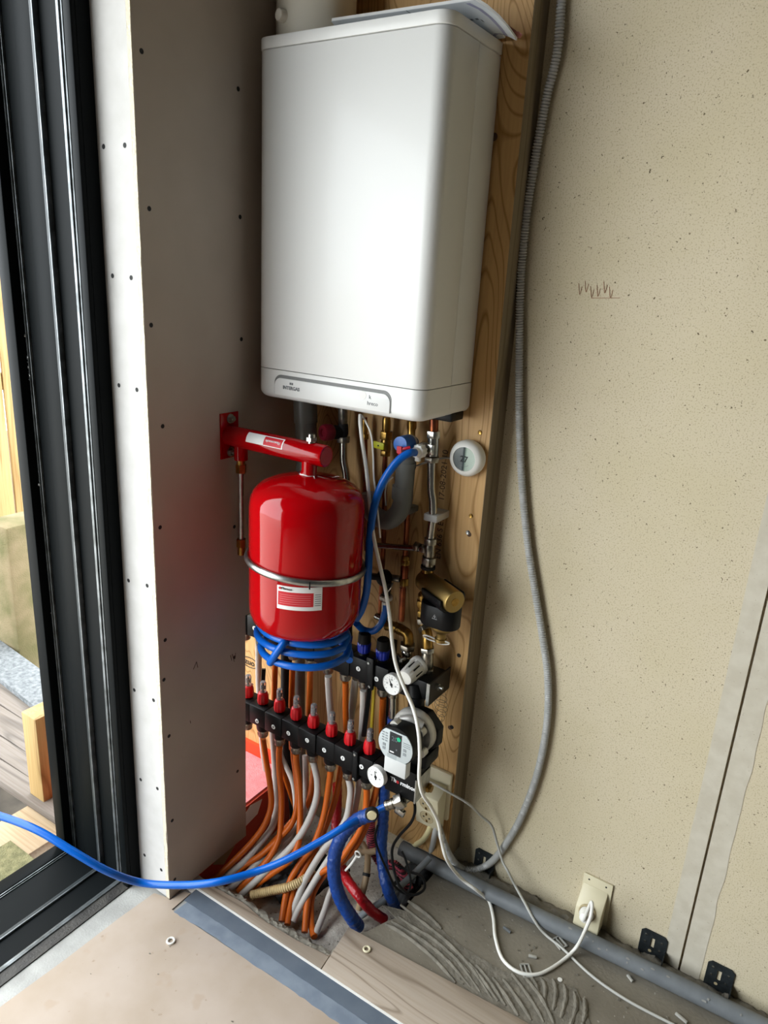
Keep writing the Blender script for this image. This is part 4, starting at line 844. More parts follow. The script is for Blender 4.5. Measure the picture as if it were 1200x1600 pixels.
# upright bracket joining both rails
q = at(576, 1060, y=UYF-.01); q2 = at(553, 1180, y=LYF-.004)
MB().box((q.x-.012, UYF-.008, .565), (q.x+.010, UYF+.004, .655)).build('rail_bracket', BLACK_PLASTIC, lm, bevel=.003); MB().box((q2.x-.004, LYF-.006, zL0-.018), (q2.x+.012, LYF+.06, zL1+.012)).build('rail_bracket', BLACK_PLASTIC, lm, bevel=.003)
for z in (zL0-.010, zL1+.004): MB().lathe([(.004, 0), (.0035, .002)], (q2.x+.004, LYF-.006, z), (0, -1, 0), 6).build('bracket_bolt', STEEL, lm)
for bx_ in (q.x, -.02): MB().box((bx_-.006, -.030, .20), (bx_+.006, -.012, .66)).build('bracket_rail', BLACK_PLASTIC, lm)
# upper (return) manifold
um = thing('upper_manifold', 'upper black manifold with blue caps half hidden behind the red vessel', 'manifold', (.1, -.09, .58))
zU0, zU1 = .575, .637
ux = [at(u, v, y=UYA).x for u, v in [(513, 1040), (540, 1050), (569, 1062), (598.5, 1075)]]
ux = [ux[0]-.06*k for k in range(5, 0, -1)]+ux
for k, xx in enumerate(ux):
    MB().box((xx-.0298, UYF+(.0015 if k % 2 else 0), zU0), (xx+.0298, UYA+.028, zU1)).build('rail_module', BLACK_PLASTIC, um, bevel=.003)
    connector(um, xx, UYA, zU0-.010); MB().lathe([(.0175, -.004), (.0165, .012)], (xx, UYA, zU0), (0, 0, -1), 20).build('outlet', BLACK_PLASTIC, um)
for (u, v), s in zip([(397.5, 981.7), (472.7, 1009), (529.3, 1034), (560, 1045), (588.3, 1061)], '39536'): disc(um, at(u, v, y=UYF+.0003), s)
for k, (u, v) in enumerate([(540, 1001), (569, 1011), (598, 1020)]):
    q = at(u, v, y=UYA); b = MB().lathe([(.014, zU1-q.z-.002), (.0125, zU1-q.z+.006)], (q.x, UYA, q.z), UZ, 20).build('valve_cap', BLACK_PLASTIC, um)
    n = 32; vs = []; fs = []
    hh = [(zU1+.006, .0128), (zU1+.010, .0165), (zU1+.030, .0185), (zU1+.034, .0165)]
    for z, r in hh:
        for i in range(n): t = 2*math.pi*i/n; rr_ = r*(1 if i % 4 < 3 else .93); vs.append((q.x+rr_*math.cos(t), UYA+rr_*math.sin(t), z))
    for j in range(3):
        for i in range(n): i2 = (i+1) % n; fs.append((j*n+i, j*n+i2, (j+1)*n+i2, (j+1)*n+i))
    fs += [tuple(range(n-1, -1, -1)), tuple(range(3*n, 4*n))]
    MB().add(vs, fs).build('blue_cap', BLUE_CAP, b, angle=25)
    MB().lathe([(.0165, 0), (.0170, .004), (.016, .026), (.012, .030)], (q.x, UYA, zU1+.034), UZ, 20).build('dust_cap', BLACK_PLASTIC, b)
gauge(um, (613, 1069), UYF-.020, ang=.5)
for uv in ((576, 1036), (577, 1073)):
    MB().lathe([(.004, 0), (.0035, .002)], at(*uv, y=UYF-.0085), (0, -1, 0), 6).build('bracket_bolt', STEEL, um)
# right end: black valve block, steel end plate, riser to the pump
xb0 = at(640, 1080, y=-.10).x; xb1 = at(676, 1075, y=-.10).x
MB().box((ux[-1]+.0295, UYF+.004, zU0+.006), (xb0+.004, UYA+.02, zU1-.006)).build('end_pipe', BLACK_PLASTIC, um, bevel=.003)
a = at(646, 1056, y=-.13); b_ = at(692, 1060, y=-.05)
MB().box((xb0, -.115, at(660, 1092, y=-.115).z), (xb1, -.03, zU1+.002)).build('valve_block', BLACK_PLASTIC, um, bevel=.004)
MB().box((xb1, -.122, at(672, 1104, y=-.12).z), (xb1+.004, -.018, zU1+.006)).build('end_plate', mat('dark_plate', '2d2c2a', .35, .5), um)
MB().box((xb1-.004, -.1235, at(672, 1104, y=-.12).z), (xb1+.004, -.1205, zU1+.006)).build('plate_edge', STEEL, um)
e = at(677, 1075, y=-.10); m = MB().hexn(Vector((xb1+.003, -.088, e.z)), Vector((xb1+.011, -.088, e.z)), .0085); m.lathe([(.005, 0), (.0045, .010)], (xb1+.011, -.088, e.z), (1, 0, 0), 10); m.build('plate_bolt', STEEL, um)
MB().tube([at(648, 1068, y=-.105), at(650, 1090, y=-.11), at(651, 1120, y=-.115), at(651, 1148, y=-.12)], .0205, 20).build('pump_riser', BLACK_PLASTIC, um)
for v in (1088, 1112): q = at(650, v, y=-.11); MB().lathe([(.0235, -.005), (.0235, .005)], q, UZ, 24).build('union_ring', BLACK_PLASTIC, um)

# thermostatic head
tH = thing('thermostatic_head', 'white thermostatic radiator head in front of the black valve block', 'thermostat head', tuple(at(655, 1041, y=-.075)))
a = at(657, 1038, y=-.07); b = at(632.5, 1060, y=-.135); d = (b-a).normalized(); L = (b-a).length; u_, w_, _ = frame(d)
MB().lathe([(.0165, -.008), (.024, -.002), (.0255, .004), (.0255, .012), (.0235, .016)], a, d, 40).build('collar', WHITE_PLASTIC, tH)
m = MB(); n = 72; vs = []; fs = []
for t_, r in [(.014, .0235), (.024, .0232), (L-.018, .0215), (L-.006, .0200), (L-.001, .0175), (L, .014)]:
    for i in range(n): an = 2*math.pi*i/n; rr_ = r*(.90 if (i % 9) < 3 and .02 < t_ < L-.008 else 1); vs.append(a+d*t_+(u_*math.cos(an)+w_*math.sin(an))*rr_)
for j in range(5):
    for i in range(n): i2 = (i+1) % n; fs.append((j*n+i, j*n+i2, (j+1)*n+i2, (j+1)*n+i))
fs += [tuple(range(n)), tuple(range(5*n, 6*n))]
hd = m.add(vs, fs).build('knob', WHITE_PLASTIC, tH, angle=30)
m = MB()
for i in range(8):
    an = 2*math.pi*(i*9+1)/72; e_ = u_*math.cos(an)+w_*math.sin(an); t2_ = d.cross(e_); m.obox(a+d*(L*.50)+e_*.0204, d*L*.20, t2_*.0016, e_*.0009)
m.build('slots', INK, hd)

# pump
pm = thing('circulation_pump', 'black circulation pump with a silver grey control face', 'pump', tuple(at(640, 1190, y=-.16)))
PC = at(617.5, 1166, y=-.235); PCy = PC.y; r0 = .0465
MB().lathe([(r0+.001, .002), (r0+.003, .010), (r0+.003, .045), (r0-.004, .058)], PC, (0, 1, 0), 48).build('motor_body', BLACK_PLASTIC, pm)
m = MB(); pol = []
for k in range(48):
    t = 2*math.pi*k/48; pol.append((math.cos(t)*r0, math.sin(t)*r0))
pol = [(x, min(z, r0*.80)) if abs(x) < r0*.62 else (x, z) for x, z in pol]
fp = m.prism([PC+Vector((x, 0, z)) for x, z in pol], (0, .004, 0)).build('control_face', mat('pump_face', 'b4bbbb', .35), pm, bevel=.0008)
MB().box((PC.x-.027, PCy-.001, PC.z-.078), (PC.x+.033, PCy+.022, PC.z-.036)).build('terminal_cover', mat('pump_cover', 'c4c6c4', .4), pm, bevel=.003)
MB().box((PC.x-.016, PCy-.0008, PC.z-.024), (PC.x+.016, PCy-.0001, PC.z+.034)).build('display', mat('pump_display', '20262a', .15), fp)
text('20', .017, PC+Vector((-.002, -.0012, .018)), FX, UZ, mat('segment_grey', '5c676c', .3), fp, 'digits')
MB().lathe([(.0055, 0), (.0055, .0008)], PC+Vector((.009, -.0008, .022)), (0, -1, 0), 20).build('green_button', GREEN, fp)
m = MB()
m.box((PC.x-.013, PCy-.0014, PC.z-.019), (PC.x-.002, PCy-.0008, PC.z-.016)); m.build('display_mark', WHITE_INK, fp)
MB().box((PC.x+.003, PCy-.0014, PC.z-.010), (PC.x+.0065, PCy-.0008, PC.z-.006)).build('display_mark', INK_GREY, fp)
def symbols(rects):
    m = MB()
    for x_, z_, w_, h_ in rects: m.box((PC.x+x_, PCy-.0007, PC.z+z_), (PC.x+x_+w_, PCy-.0001, PC.z+z_+h_))
    m.build('printed_symbols', mat('face_print', '84898b', .5), fp)
symbols([(-.037+k*.009, z, .006, .003) for z in (.024, .017, .010, .003) for k in (0, 1)]+[(-.034, z, .008, .007) for z in (-.010, -.020)])
symbols([(.021, z, .019, .0012) for z in (.018, .013, .008)]+[(.022, z, .008, .007) for z in (-.004, -.015)])
symbols([(-.020, z, .026, .001) for z in (-.028, -.032, -.036)])
vc = at(647, 1150, y=-.165)
MB().lathe([(.052, 0), (.056, .006), (.056, .022), (.050, .030), (.040, .040)], vc+Vector((-.008, 0, .006)), (0, 1, 0), 44).build('volute', mat('cast_silver', 'c9c7c1', .42, .6, var='b4b2ac', vscale=40), pm)
MB().lathe([(.058, .026), (.060, .034), (.060, .056)], vc+Vector((-.006, 0, -.004)), (0, 1, 0), 8).build('rear_housing', BLACK_PLASTIC, pm, bevel=.003)
for uv in ((622, 1128), (661, 1141), (663, 1172)):
    if uv[0] == 622: c = at(*uv, y=-.205); MB().tube([c+Vector((0, .012, 0)), c+Vector((.022, .02, .006)), c+Vector((.05, .03, -.004))], .010, 10).build('volute_arm', mat('cast_silver', 'c9c7c1'), pm)
    c = at(*uv, y=-.205 if uv[0] == 622 else -.17); m = MB().lathe([(.011, .018), (.011, 0)], c, (0, -1, 0), 18); m.build('bolt_lug', mat('cast_silver', 'c9c7c1'), pm); m = MB().lathe([(.0055, .0), (.0055, .005), (.0035, .005), (.003, .002)], c, (0, -1, 0), 14); m.build('bolt', STEEL, pm)
# mixing block below the pump
mb_ = thing('mixing_block', 'black mixing block with white and red lettering below the pump', 'mixing block', tuple(at(630, 1240, y=-.18)))
bx_0 = at(601, 1225, y=-.19).x; bx_1 = at(648, 1240, y=-.19).x; bz_0 = at(645, 1254, y=-.19).z; bz_1 = at(625, 1210, y=-.19).z
MB().box((bx_0, -.19, bz_0), (bx_1, -.12, bz_1+.02)).build('block', BLACK_PLASTIC, mb_, bevel=.002)
MB().box((bx_1, -.192, bz_0), (bx_1+.0035, -.125, bz_1+.005)).build('side_plate', STEEL, mb_)
MB().box((bx_0+.03, -.165, bz_1+.02), (bx_1+.012, -.10, at(650, 1160, y=-.13).z)).build('pump_leg', BLACK_PLASTIC, mb_, bevel=.008)
tq = at(631, 1226, y=-.1905); text('Th', .0155, (tq.x-.030, -.1905, tq.z), FX, UZ, WHITE_INK, mb_, 'brand_lettering', bold=.0004); text('e', .0155, (tq.x-.0178, -.1905, tq.z), FX, UZ, INK_RED, mb_, 'brand_lettering', bold=.0004); text('rminon', .0155, (tq.x+.0125, -.1905, tq.z), FX, UZ, WHITE_INK, mb_, 'brand_lettering', bold=.0004)
q = at(664, 1228, y=-.13); m = MB().hexn(q, q+Vector((.014, 0, 0)), .0125); m.lathe([(.009, 0), (.009, .02)], q, (1, 0, 0), 16); m.build('side_plug', BRASS, mb_)
# nickel drain tap where the long blue hose ends
nt_ = thing('drain_tap', 'nickel drain tap with hose tail below the mixing block', 'tap', tuple(at(624, 1252, y=-.20)))
a = at(627, 1251, y=-.19); b = at(604, 1259, y=-.205); d = (b-a).normalized()
MB().hexn(a-d*.006, a+d*.014, .0205).build('hex_nut', CHROME, nt_, bevel=.001)
MB().lathe([(.0115, .012), (.0115, .020), (.0135, .021), (.0135, .026), (.0115, .027), (.0115, .034), (.013, .035), (.013, .041), (.010, .044)], a, d, 20).build('hose_tail', NICKEL, nt_)
q = at(625, 1268, y=-.20); MB().obox(q, (.013, 0, -.003), (0, .006, 0), (.002, 0, .0085)).build('tap_handle', CHROME, nt_, bevel=.002); MB().cyl(a+Vector((.005, 0, 0)), q, .007, 14).build('tap_stem', NICKEL, nt_)
MB().cyl(a-d*.004, a+Vector((.012, .05, 0)), .012, 16).build('tap_inlet', NICKEL, nt_)

# ------------------------------------------------------------------ heating pipes
def run(pts, y0, r, zend=-.05, pw_=1.6, end=None, n=8, seg=14):
    """photo sight lines met with depths easing from the rail (y0) to where the pipe dives under the floor edge"""
    e = end if end is not None else at(*pts[-1], z=zend); N = len(pts)
    out = []
    for i, (u, v) in enumerate(pts[:-1]):
        t = (v-pts[0][1])/(pts[-1][1]-pts[0][1]); out.append(at(u, v, y=y0+(e.y-y0)*max(0, t)**pw_))
    out.append(e); return MB().tube(out, r, seg, n=n)
def hp(label, pts, y0, m_, r=.0083, zend=-.05, pw_=1.6, end=None, group='heating pipes below the manifolds', name='heating_pipe'):
    return tag(run(pts, y0, r, zend, pw_, end).build(name, m_), label, 'pipe', group)
LZ = LYA
hp('orange heating pipe nearest the plasterboard column, under the second red flow meter', [(411, 1154), (412, 1162), (417, 1195), (423, 1235), (423, 1263), (411, 1293), (388, 1322), (360, 1350), (330, 1378)], LZ, ORANGE)
hp('orange heating pipe, second from the plasterboard column, straight down to the pit rubble', [(437, 1166), (436, 1180), (437, 1210), (440, 1247), (439, 1285), (436, 1310), (424, 1335), (404, 1360), (372, 1392)], LZ, ORANGE)
hp('orange heating pipe under the fourth red flow meter, crossing the diagonal one', [(463, 1178), (463, 1190), (467, 1220), (469, 1260), (468, 1300), (465, 1323), (452, 1345), (425, 1365), (388, 1392)], LZ, ORANGE)
hp('orange heating pipe squeezed in just left of the fourth flow meter pipe', [(458, 1165), (459, 1185), (463, 1215), (465, 1250), (458, 1283), (440, 1306), (410, 1334), (380, 1354), (352, 1380)], LZ+.03, ORANGE)
hp('orange heating pipe sweeping diagonally down from behind the fifth flow meter', [(494, 1168), (491, 1195), (488, 1223), (484, 1247), (474, 1266), (456, 1284), (436, 1307), (410, 1334), (366, 1384)], -.09, ORANGE, .0085)
hp('milky heating pipe under the fifth red flow meter', [(489, 1190), (492, 1200), (496, 1222), (494, 1250), (480, 1287), (458, 1320), (428, 1350), (390, 1386), (376, 1400)], LZ, MILKY, .0092)
hp('orange heating pipe under the sixth red flow meter, front one of a close pair', [(516.5, 1203), (516, 1212), (512, 1240), (507, 1270), (499, 1298), (487, 1325), (468, 1350), (450, 1385), (440, 1440)], LZ, ORANGE, .0085)
hp('orange heating pipe just right of the sixth flow meter pipe, running beside it', [(534, 1190), (532, 1205), (526, 1240), (517, 1270), (505, 1300), (492, 1328), (472, 1364), (458, 1395), (449, 1445)], -.125, ORANGE, .0085)
hp('milky heating pipe under the seventh red flow meter', [(545, 1217), (548, 1232), (547, 1250), (541, 1280), (524, 1306), (502, 1333), (478, 1373), (466, 1402), (455, 1432)], LZ, MILKY, .0092)
hp('milky heating pipe right of the seventh flow meter, in front of the dark red sleeve', [(563, 1205), (561, 1222), (557, 1250), (549, 1285), (536, 1312), (512, 1345), (490, 1380), (470, 1415), (458, 1440)], -.13, MILKY, .0090)
hp('orange heating pipe under the eighth red flow meter beside the lower gauge', [(573, 1231), (573, 1245), (571, 1268), (563, 1297), (548, 1321), (526, 1350), (498, 1367), (482, 1402), (476, 1457)], LZ, ORANGE, .0085)
hp('orange heating pipe from behind the lower gauge, outermost of the orange arcs', [(592, 1215), (587, 1238), (582, 1256), (573, 1288), (556, 1322), (536, 1345), (507, 1367), (488, 1400), (486, 1440), (491, 1464)], -.135, ORANGE, .0085)
hp('milky heating pipe crossing the pit rubble left of the blue insulated arc', [(552, 1262), (548, 1300), (538, 1345), (518, 1390), (507, 1423), (493, 1460)], -.12, MILKY, .0085)
hp('milky heating pipe nearest the plasterboard column, behind the first orange pipe', [(425, 1130), (429, 1190), (431, 1245), (431, 1265), (426, 1290), (410, 1313), (382, 1346), (344, 1376)], -.10, MILKY, .0092)
hp('milky heating pipe lying low between the orange pipes by the column', [(477, 1180), (478, 1225), (476, 1262), (462, 1290), (436, 1318), (410, 1342), (370, 1380), (352, 1392)], -.10, MILKY, .0085)
hp('milky heating pipe slanting behind the second flow meter pipe', [(437, 1170), (446, 1195), (458, 1225), (462, 1265), (455, 1300), (440, 1330), (400, 1370), (378, 1396)], -.06, MILKY, .0075)
# pipes of the upper rail dropping behind the lower one
def drop(label, pts, y, m_, r=.0083): return tag(MB().tube([at(u, v, y=y+(i*.004)) for i, (u, v) in enumerate(pts)], r, 14).build('heating_pipe', m_), label, 'pipe', 'pipes dropping from the upper manifold')
drop('milky pipe from the upper manifold, right of the blue hose coil', [(513, 1056), (513.5, 1070), (515, 1095), (517, 1120), (518, 1150), (520, 1185)], UYA, MILKY, .0095)
drop('orange pipe from the upper manifold, next right of the milky one by the coil', [(540, 1066), (540, 1085), (540, 1110), (541, 1150), (540, 1190)], UYA, ORANGE)
drop('clear grey tube from the upper manifold, leaning beside the second orange pipe', [(556, 1060), (554, 1075), (551, 1100), (548, 1120), (545, 1160)], UYA+.03, CLEAR_GREY, .0105)
drop('milky pipe from the upper manifold beside the black bracket bar', [(568, 1078), (568, 1095), (567, 1120), (565, 1150), (563, 1190)], UYA, MILKY, .0092)
drop('orange pipe from the upper manifold below the upper gauge', [(598.5, 1090), (598, 1105), (597, 1125), (597, 1150), (598, 1190)], UYA, ORANGE, .0088)
drop('orange pipe from the upper manifold behind the first sight glasses', [(430, 1030), (429, 1075), (428, 1120), (430, 1170), (446, 1215), (462, 1262)], UYA, ORANGE)
drop('orange pipe from the upper manifold below the left of the coil', [(457, 1040), (456, 1075), (455, 1120), (456, 1170)], UYA, ORANGE)
drop('orange pipe from the upper manifold below the right of the coil', [(485, 1045), (484, 1080), (483, 1120), (485, 1170)], UYA, ORANGE)
drop('milky pipe from the upper manifold nearest the notch in the plasterboard', [(404, 1000), (404, 1035), (405, 1080), (408, 1130), (412, 1180), (422, 1240)], UYA+.03, MILKY, .0095)
t = thing('dark_pipe', 'dark grey insulated pipe dropping behind the blue hose coil', 'pipe', tuple(at(446, 1110, y=-.05))); MB().tube([at(446, 1000, y=-.05), at(446, 1060, y=-.05), at(446, 1130, y=-.05), at(452, 1200, y=-.05), at(462, 1290, y=-.05)], .0135, 16).build('sleeve', BLACK_MATTE, t)
t = thing('dark_pipe', 'dark grey plastic pipe dropping between the two orange pipes below the coil', 'pipe', tuple(at(469, 1110, y=-.04))); MB().tube([at(469, 1010, y=-.04), at(469, 1060, y=-.04), at(469, 1130, y=-.04), at(472, 1230, y=-.04)], .0145, 16).build('sleeve', TRAP_GREY, t)
tag(MB().tube([at(585, 1060, y=-.07), at(584, 1085, y=-.07), at(582, 1120, y=-.07), at(581, 1140, y=-.07)], .005, 8).build('spindle', YELLOW_STEM), 'thin yellow stem behind the black bracket bar', 'stem')
t = thing('blue_sleeved_pipe', 'chrome pipe with blue sleeve below the upper gauge', 'pipe', tuple(at(613, 1110, y=-.085))); MB().cyl(at(614, 1085, y=-.085), at(613.5, 1122, y=-.085), .0105, 18).build('chrome_tail', CHROME, t); MB().lathe([(.0135, 0), (.0135, .010)], at(614, 1088, y=-.085), UZ, 20).build('ring', NICKEL, t); MB().cyl(at(613.5, 1121, y=-.085), at(611, 1190, y=-.085), .0135, 18).build('blue_sleeve', mat('blue_sleeve', '14357c', .45), t)
q = at(576, 1075, y=-.128); q2 = at(567, 1150, y=-.15)
o = MB().tube([at(577, 1072, y=-.125), at(573, 1110, y=-.135), at(568, 1150, y=-.15)], .0075, 4).build('bracket_bar', BLACK_PLASTIC); tag(o, 'slanting black bracket bar joining upper and lower manifolds', 'bracket')
o = MB().tube([at(412, 1045, y=-.11), at(411, 1070, y=-.12), at(413, 1092, y=-.13)], .008, 4).build('bracket_bar', BLACK_PLASTIC); tag(o, 'short black bracket bar behind the second red flow meter', 'bracket')

# ------------------------------------------------------------------ insulated pipes
def ribbed(pts, r, amp, pitch, seg=18, n=10):
    S = spline(pts, n); D = []; 
    for a, b in zip(S[:-1], S[1:]):
        k = max(1, int((b-a).length/(pitch/5)))
        for j in range(k): D.append(a.lerp(b, j/k))
    R = []; s_ = 0
    for i, p in enumerate(D):
        if i: s_ += (p-D[i-1]).length
        R.append(r+amp*math.cos(s_*2*math.pi/pitch)+amp*.8*noise.noise((s_*60, r*99, 3)))
    return MB().tube(D, R, seg, raw=True)
ib = thing('insulated_pipe', 'thick blue insulated pipe arching from its cut end into the pit', 'insulated pipe', tuple(at(560, 1450, z=-.02)))
P = [at(u, v, y=y) for u, v, y in [(583, 1272, -.235), (572, 1275, -.24), (556, 1283, -.25), (537, 1302, -.265), (524, 1332, -.28), (522, 1367, -.29), (531, 1402, -.29), (547, 1430, -.28)]]+[at(561, 1449, z=-.03)]
ribbed(P, .0170, .0006, .016, 22).build('blue_foam', BLUE_FOAM, ib, angle=70)
d = (P[0]-P[1]).normalized()
nd = Vector((.55, -.8, .1)).normalized(); q = at(581, 1273, y=-.252)
MB().lathe([(.016, -.010), (.0165, .001), (.0125, .002), (.012, .0005)], q, nd, 28).build('cut_end', BLACK_MATTE, ib); MB().lathe([(.0122, 0), (.0115, .0045), (.002, .005)], q, nd, 24).build('end_plug', mat('cream_plug', 'd8cba2', .5), ib)
P = [at(u, v, y=y) for u, v, y in [(601, 1215, -.12), (600, 1250, -.12), (598, 1290, -.125), (596, 1325, -.14), (599, 1358, -.16), (606, 1390, -.175)]]+[at(618, 1420, z=-.04)]
o = ribbed(P, .0150, .0007, .018, 20).build('insulated_pipe', BLUE_FOAM, angle=70); tag(o, 'straighter blue insulated pipe dropping below the mixing block', 'insulated pipe')
P = [at(u, v, y=y) for u, v, y in [(527, 1225, -.05), (527, 1260, -.06), (525, 1300, -.10), (530, 1340, -.16), (541, 1372, -.20), (561, 1400, -.22), (580, 1422, -.215)]]+[at(602, 1438, z=-.04)]
o = ribbed(P, .0135, .0005, .02, 20).build('insulated_pipe', RED_FOAM, angle=70); tag(o, 'shiny red insulated pipe running through the pit to the tiles', 'insulated pipe')
SLEEVE = mat('striped_sleeve', 'a02c40', .6); 
def stripes(m_, c1, c2, sc):
    nt = m_.node_tree; w = nt.nodes.new('ShaderNodeTexWave'); w.bands_direction = 'Z'; w.inputs['Scale'].default_value = sc; tc = nt.nodes.new('ShaderNodeTexCoord'); rp = nt.nodes.new('ShaderNodeValToRGB')
    rp.color_ramp.elements[0].color = lin(c1); rp.color_ramp.elements[1].color = lin(c2); rp.color_ramp.elements[0].position = .45; rp.color_ramp.elements[1].position = .55
    nt.links.new(tc.outputs['Object'], w.inputs['Vector']); nt.links.new(w.outputs['Fac'], rp.inputs['Fac']); nt.links.new(rp.outputs['Color'], nt.nodes['Principled BSDF'].inputs['Base Color'])
stripes(SLEEVE, '2a1016', 'b04052', 45)
P = [at(u, v, y=y) for u, v, y in [(580, 1270, -.10), (579, 1300, -.10), (584, 1330, -.10), (598, 1350, -.10), (617, 1352, -.09), (630, 1368, -.10), (640, 1392, -.11)]]
o = ribbed(P, .0125, .001, .006, 16).build('ribbed_sleeve', SLEEVE, angle=80); tag(o, 'red and black ribbed sleeve behind the straighter blue insulated pipe', 'sleeve')
o = ribbed([at(u, v, y=y) for u, v, y in [(393, 1399, -.34), (427, 1391, -.31), (450, 1386, -.29), (472, 1376, -.26), (492, 1364, -.22)]], .0115, .0011, .0055).build('corrugated_tube', CREAM_TUBE, angle=80); tag(o, 'cream corrugated tube lying across the pit under the orange pipes', 'tube')
tp = thing('tan_pipe', 'tan brown pipe with a dark ring between the red and blue insulated pipes', 'pipe', tuple(at(572, 1375, y=-.16)))
MB().tube([at(u, v, y=y) for u, v, y in [(566, 1318, -.10), (574, 1334, -.12), (574, 1355, -.15), (571, 1376, -.17), (566, 1396, -.19), (561, 1420, -.20)]], .0088, 16).build('pipe', TAN_PIPE, tp)
a = at(573, 1364, y=-.16); b = at(572, 1369, y=-.165); MB().cyl(a, b, .0105, 18).build('dark_ring', BLACK_MATTE, tp)
MB().tube([at(u, v, y=y) for u, v, y in [(560, 1330, -.11), (574, 1332, -.12), (588, 1329, -.11)]], .0085, 14).build('branch', TAN_PIPE, tp)
hk = MB(); q = at(560, 1334, y=-.20); hk.tube([q+Vector((.0085*math.cos(t), -.002, .0085*math.sin(t))) for t in [i*math.pi/10 for i in range(20)]], .0022, 8, closed=True, raw=True); hk.tube([q+Vector((-.004, 0, -.008)), at(549, 1350, y=-.205), at(540, 1360, y=-.21)], .0035, 8)
tag(hk.build('pipe_hook', CABLE_WHITE), 'small white looped hook standing in the pit', 'hook')
o = MB().tube([at(u, v, y=y) for u, v, y in [(560, 1434, -.22), (580, 1420, -.21), (600, 1406, -.18), (625, 1385, -.13), (650, 1362, -.08), (672, 1340, -.04)]], .0085, 14).build('grey_conduit', PVC_GREY); tag(o, 'thin grey conduit crossing the pit floor under the insulated pipes', 'conduit')
def layer(x0, x1, y0, y1, z, h, seed, label):  # uneven black surface laid over part of the pit bottom
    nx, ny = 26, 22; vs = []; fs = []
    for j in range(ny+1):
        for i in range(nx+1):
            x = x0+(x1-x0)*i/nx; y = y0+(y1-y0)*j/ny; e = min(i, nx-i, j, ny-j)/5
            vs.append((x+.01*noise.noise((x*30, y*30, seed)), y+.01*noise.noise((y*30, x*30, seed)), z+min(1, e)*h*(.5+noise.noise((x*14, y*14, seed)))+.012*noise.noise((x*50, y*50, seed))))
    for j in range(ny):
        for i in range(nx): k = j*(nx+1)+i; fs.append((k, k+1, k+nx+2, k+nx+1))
    tag(MB().add(vs, fs).build('black_layer', BLACK_PLASTIC), label, 'layer')
layer(.10, .27, -.27, -.06, -.085, .03, 2, 'crumpled black foil in the pit under the milky and orange pipes')
layer(.41, .505, -.15, .06, -.052, .03, 6, 'crumpled black foil in the pit behind the straighter blue insulated pipe')
rng = random.Random(11)
for k, (x, y, s, lab) in enumerate([(.20, -.20, .05, 'large rough concrete lump at the back of the pit'), (.30, -.33, .028, 'rough concrete lump in the pit beside the cream corrugated tube'), (.12, -.12, .04, 'rough brown lump in the pit below the column'), (.02, -.27, .032, 'rough lump of mortar in the pit against the orange membrane')]):
    m = MB().ball((x, y, -.115), s, 18, 12, (1.2, 1, .7)); 
    for v in m.v: nz = noise.noise_vector(v*26+Vector((k, 0, 0)))*.35*s; v += nz
    tag(m.build('concrete_lump', PIT_CONCRETE), lab, 'rubble')
for uv, lab in (((468, 1428), 'pink insulation crumb in the pit beside the front orange pipes'), ((451, 1393), 'pink insulation crumb under the cream corrugated tube')):
    m = MB().ball(at(*uv, z=-.10), .011, 12, 8, (1.2, .8, .7))
    for v in m.v: v += noise.noise_vector(v*90)*.004
    tag(m.build('insulation_crumb', PINK), lab, 'insulation')

# ------------------------------------------------------------------ hoses and cables
hs = [at(-60, 1258, x=-.60), at(0, 1275, x=-.45), at(60, 1298, x=-.32)]+[at(120, 1334, x=-.20), at(170, 1362, x=-.10), at(220, 1378, x=.0+.0)]+[at(u, v, y=y) for u, v, y in [(280, 1383, -.56), (340, 1378, -.52), (400, 1362, -.45), (450, 1342, -.40), (500, 1315, -.34), (540, 1291, -.29), (572, 1275, -.235)]]+[at(605, 1259, y=-.205)]
hs[5] = at(220, 1379, y=-.60)
hs[4] = at(170, 1362, y=-.66); hs[3] = at(120, 1334, y=-.70)
hs[2] = at(60, 1298, y=-.73); hs[1] = at(0, 1275, y=-.76); hs[0] = at(-60, 1262, y=-.80); hs = [hs[0]+Vector((-.75, -.12, -.22)), hs[0]+Vector((-.30, -.08, -.02))]+hs
o = MB().tube(hs, .0088, 18, n=12).build('water_hose', BLUE_HOSE); tag(o, 'long bright blue hose sagging from the door opening to the drain tap', 'hose')
ch_ = [at(u, v, y=y) for u, v, y in [(648, 707, -.115), (640, 708, -.135), (625, 717, -.15), (608, 737, -.165), (593, 765, -.175), (583, 800, -.185), (578, 840, -.19), (576, 880, -.195), (573, 920, -.19), (566, 950, -.185), (556, 968, -.19)]]
cx, cy, cz = .215, -.245, .715
def loop(c, rx, ry, t0, t1, dz, n=14, tilt=.0):
    return [Vector((c[0]+rx*math.cos(t0+(t1-t0)*i/n), c[1]+ry*math.sin(t0+(t1-t0)*i/n), c[2]+dz*i/n+tilt*math.cos(t0+(t1-t0)*i/n))) for i in range(n+1)]
tw = 2*math.pi
coil = loop((cx-.002, cy, .758), .115, .088, .2, -1.02*tw+.2, -.022)+loop((cx-.004, cy, .734), .120, .093, -.05, -1.0*tw+.2, -.026)+loop((cx+.006, cy, .706), .112, .100, 0.05, -.97*tw+.2, -.024)
back = [(cx+.16, cy+.06, .72)]
tail = [at(u, v, y=y) for u, v, y in [(557, 974, -.12), (568, 984, -.09), (583, 986, -.08), (595, 975, -.075), (601, 958, -.075), (602.5, 944, -.075)]]
o = MB().tube(ch_, .0088, 16, n=10); o.tube(tail, .0088, 16); o = o.build('filling_hose', BLUE_HOSE)
tag(o, 'coiled blue filling hose rising from under the red vessel to the blue knob valve', 'hose')
MB().tube(coil, .0085, 16, n=5).build('coil', BLUE_HOSE, o)
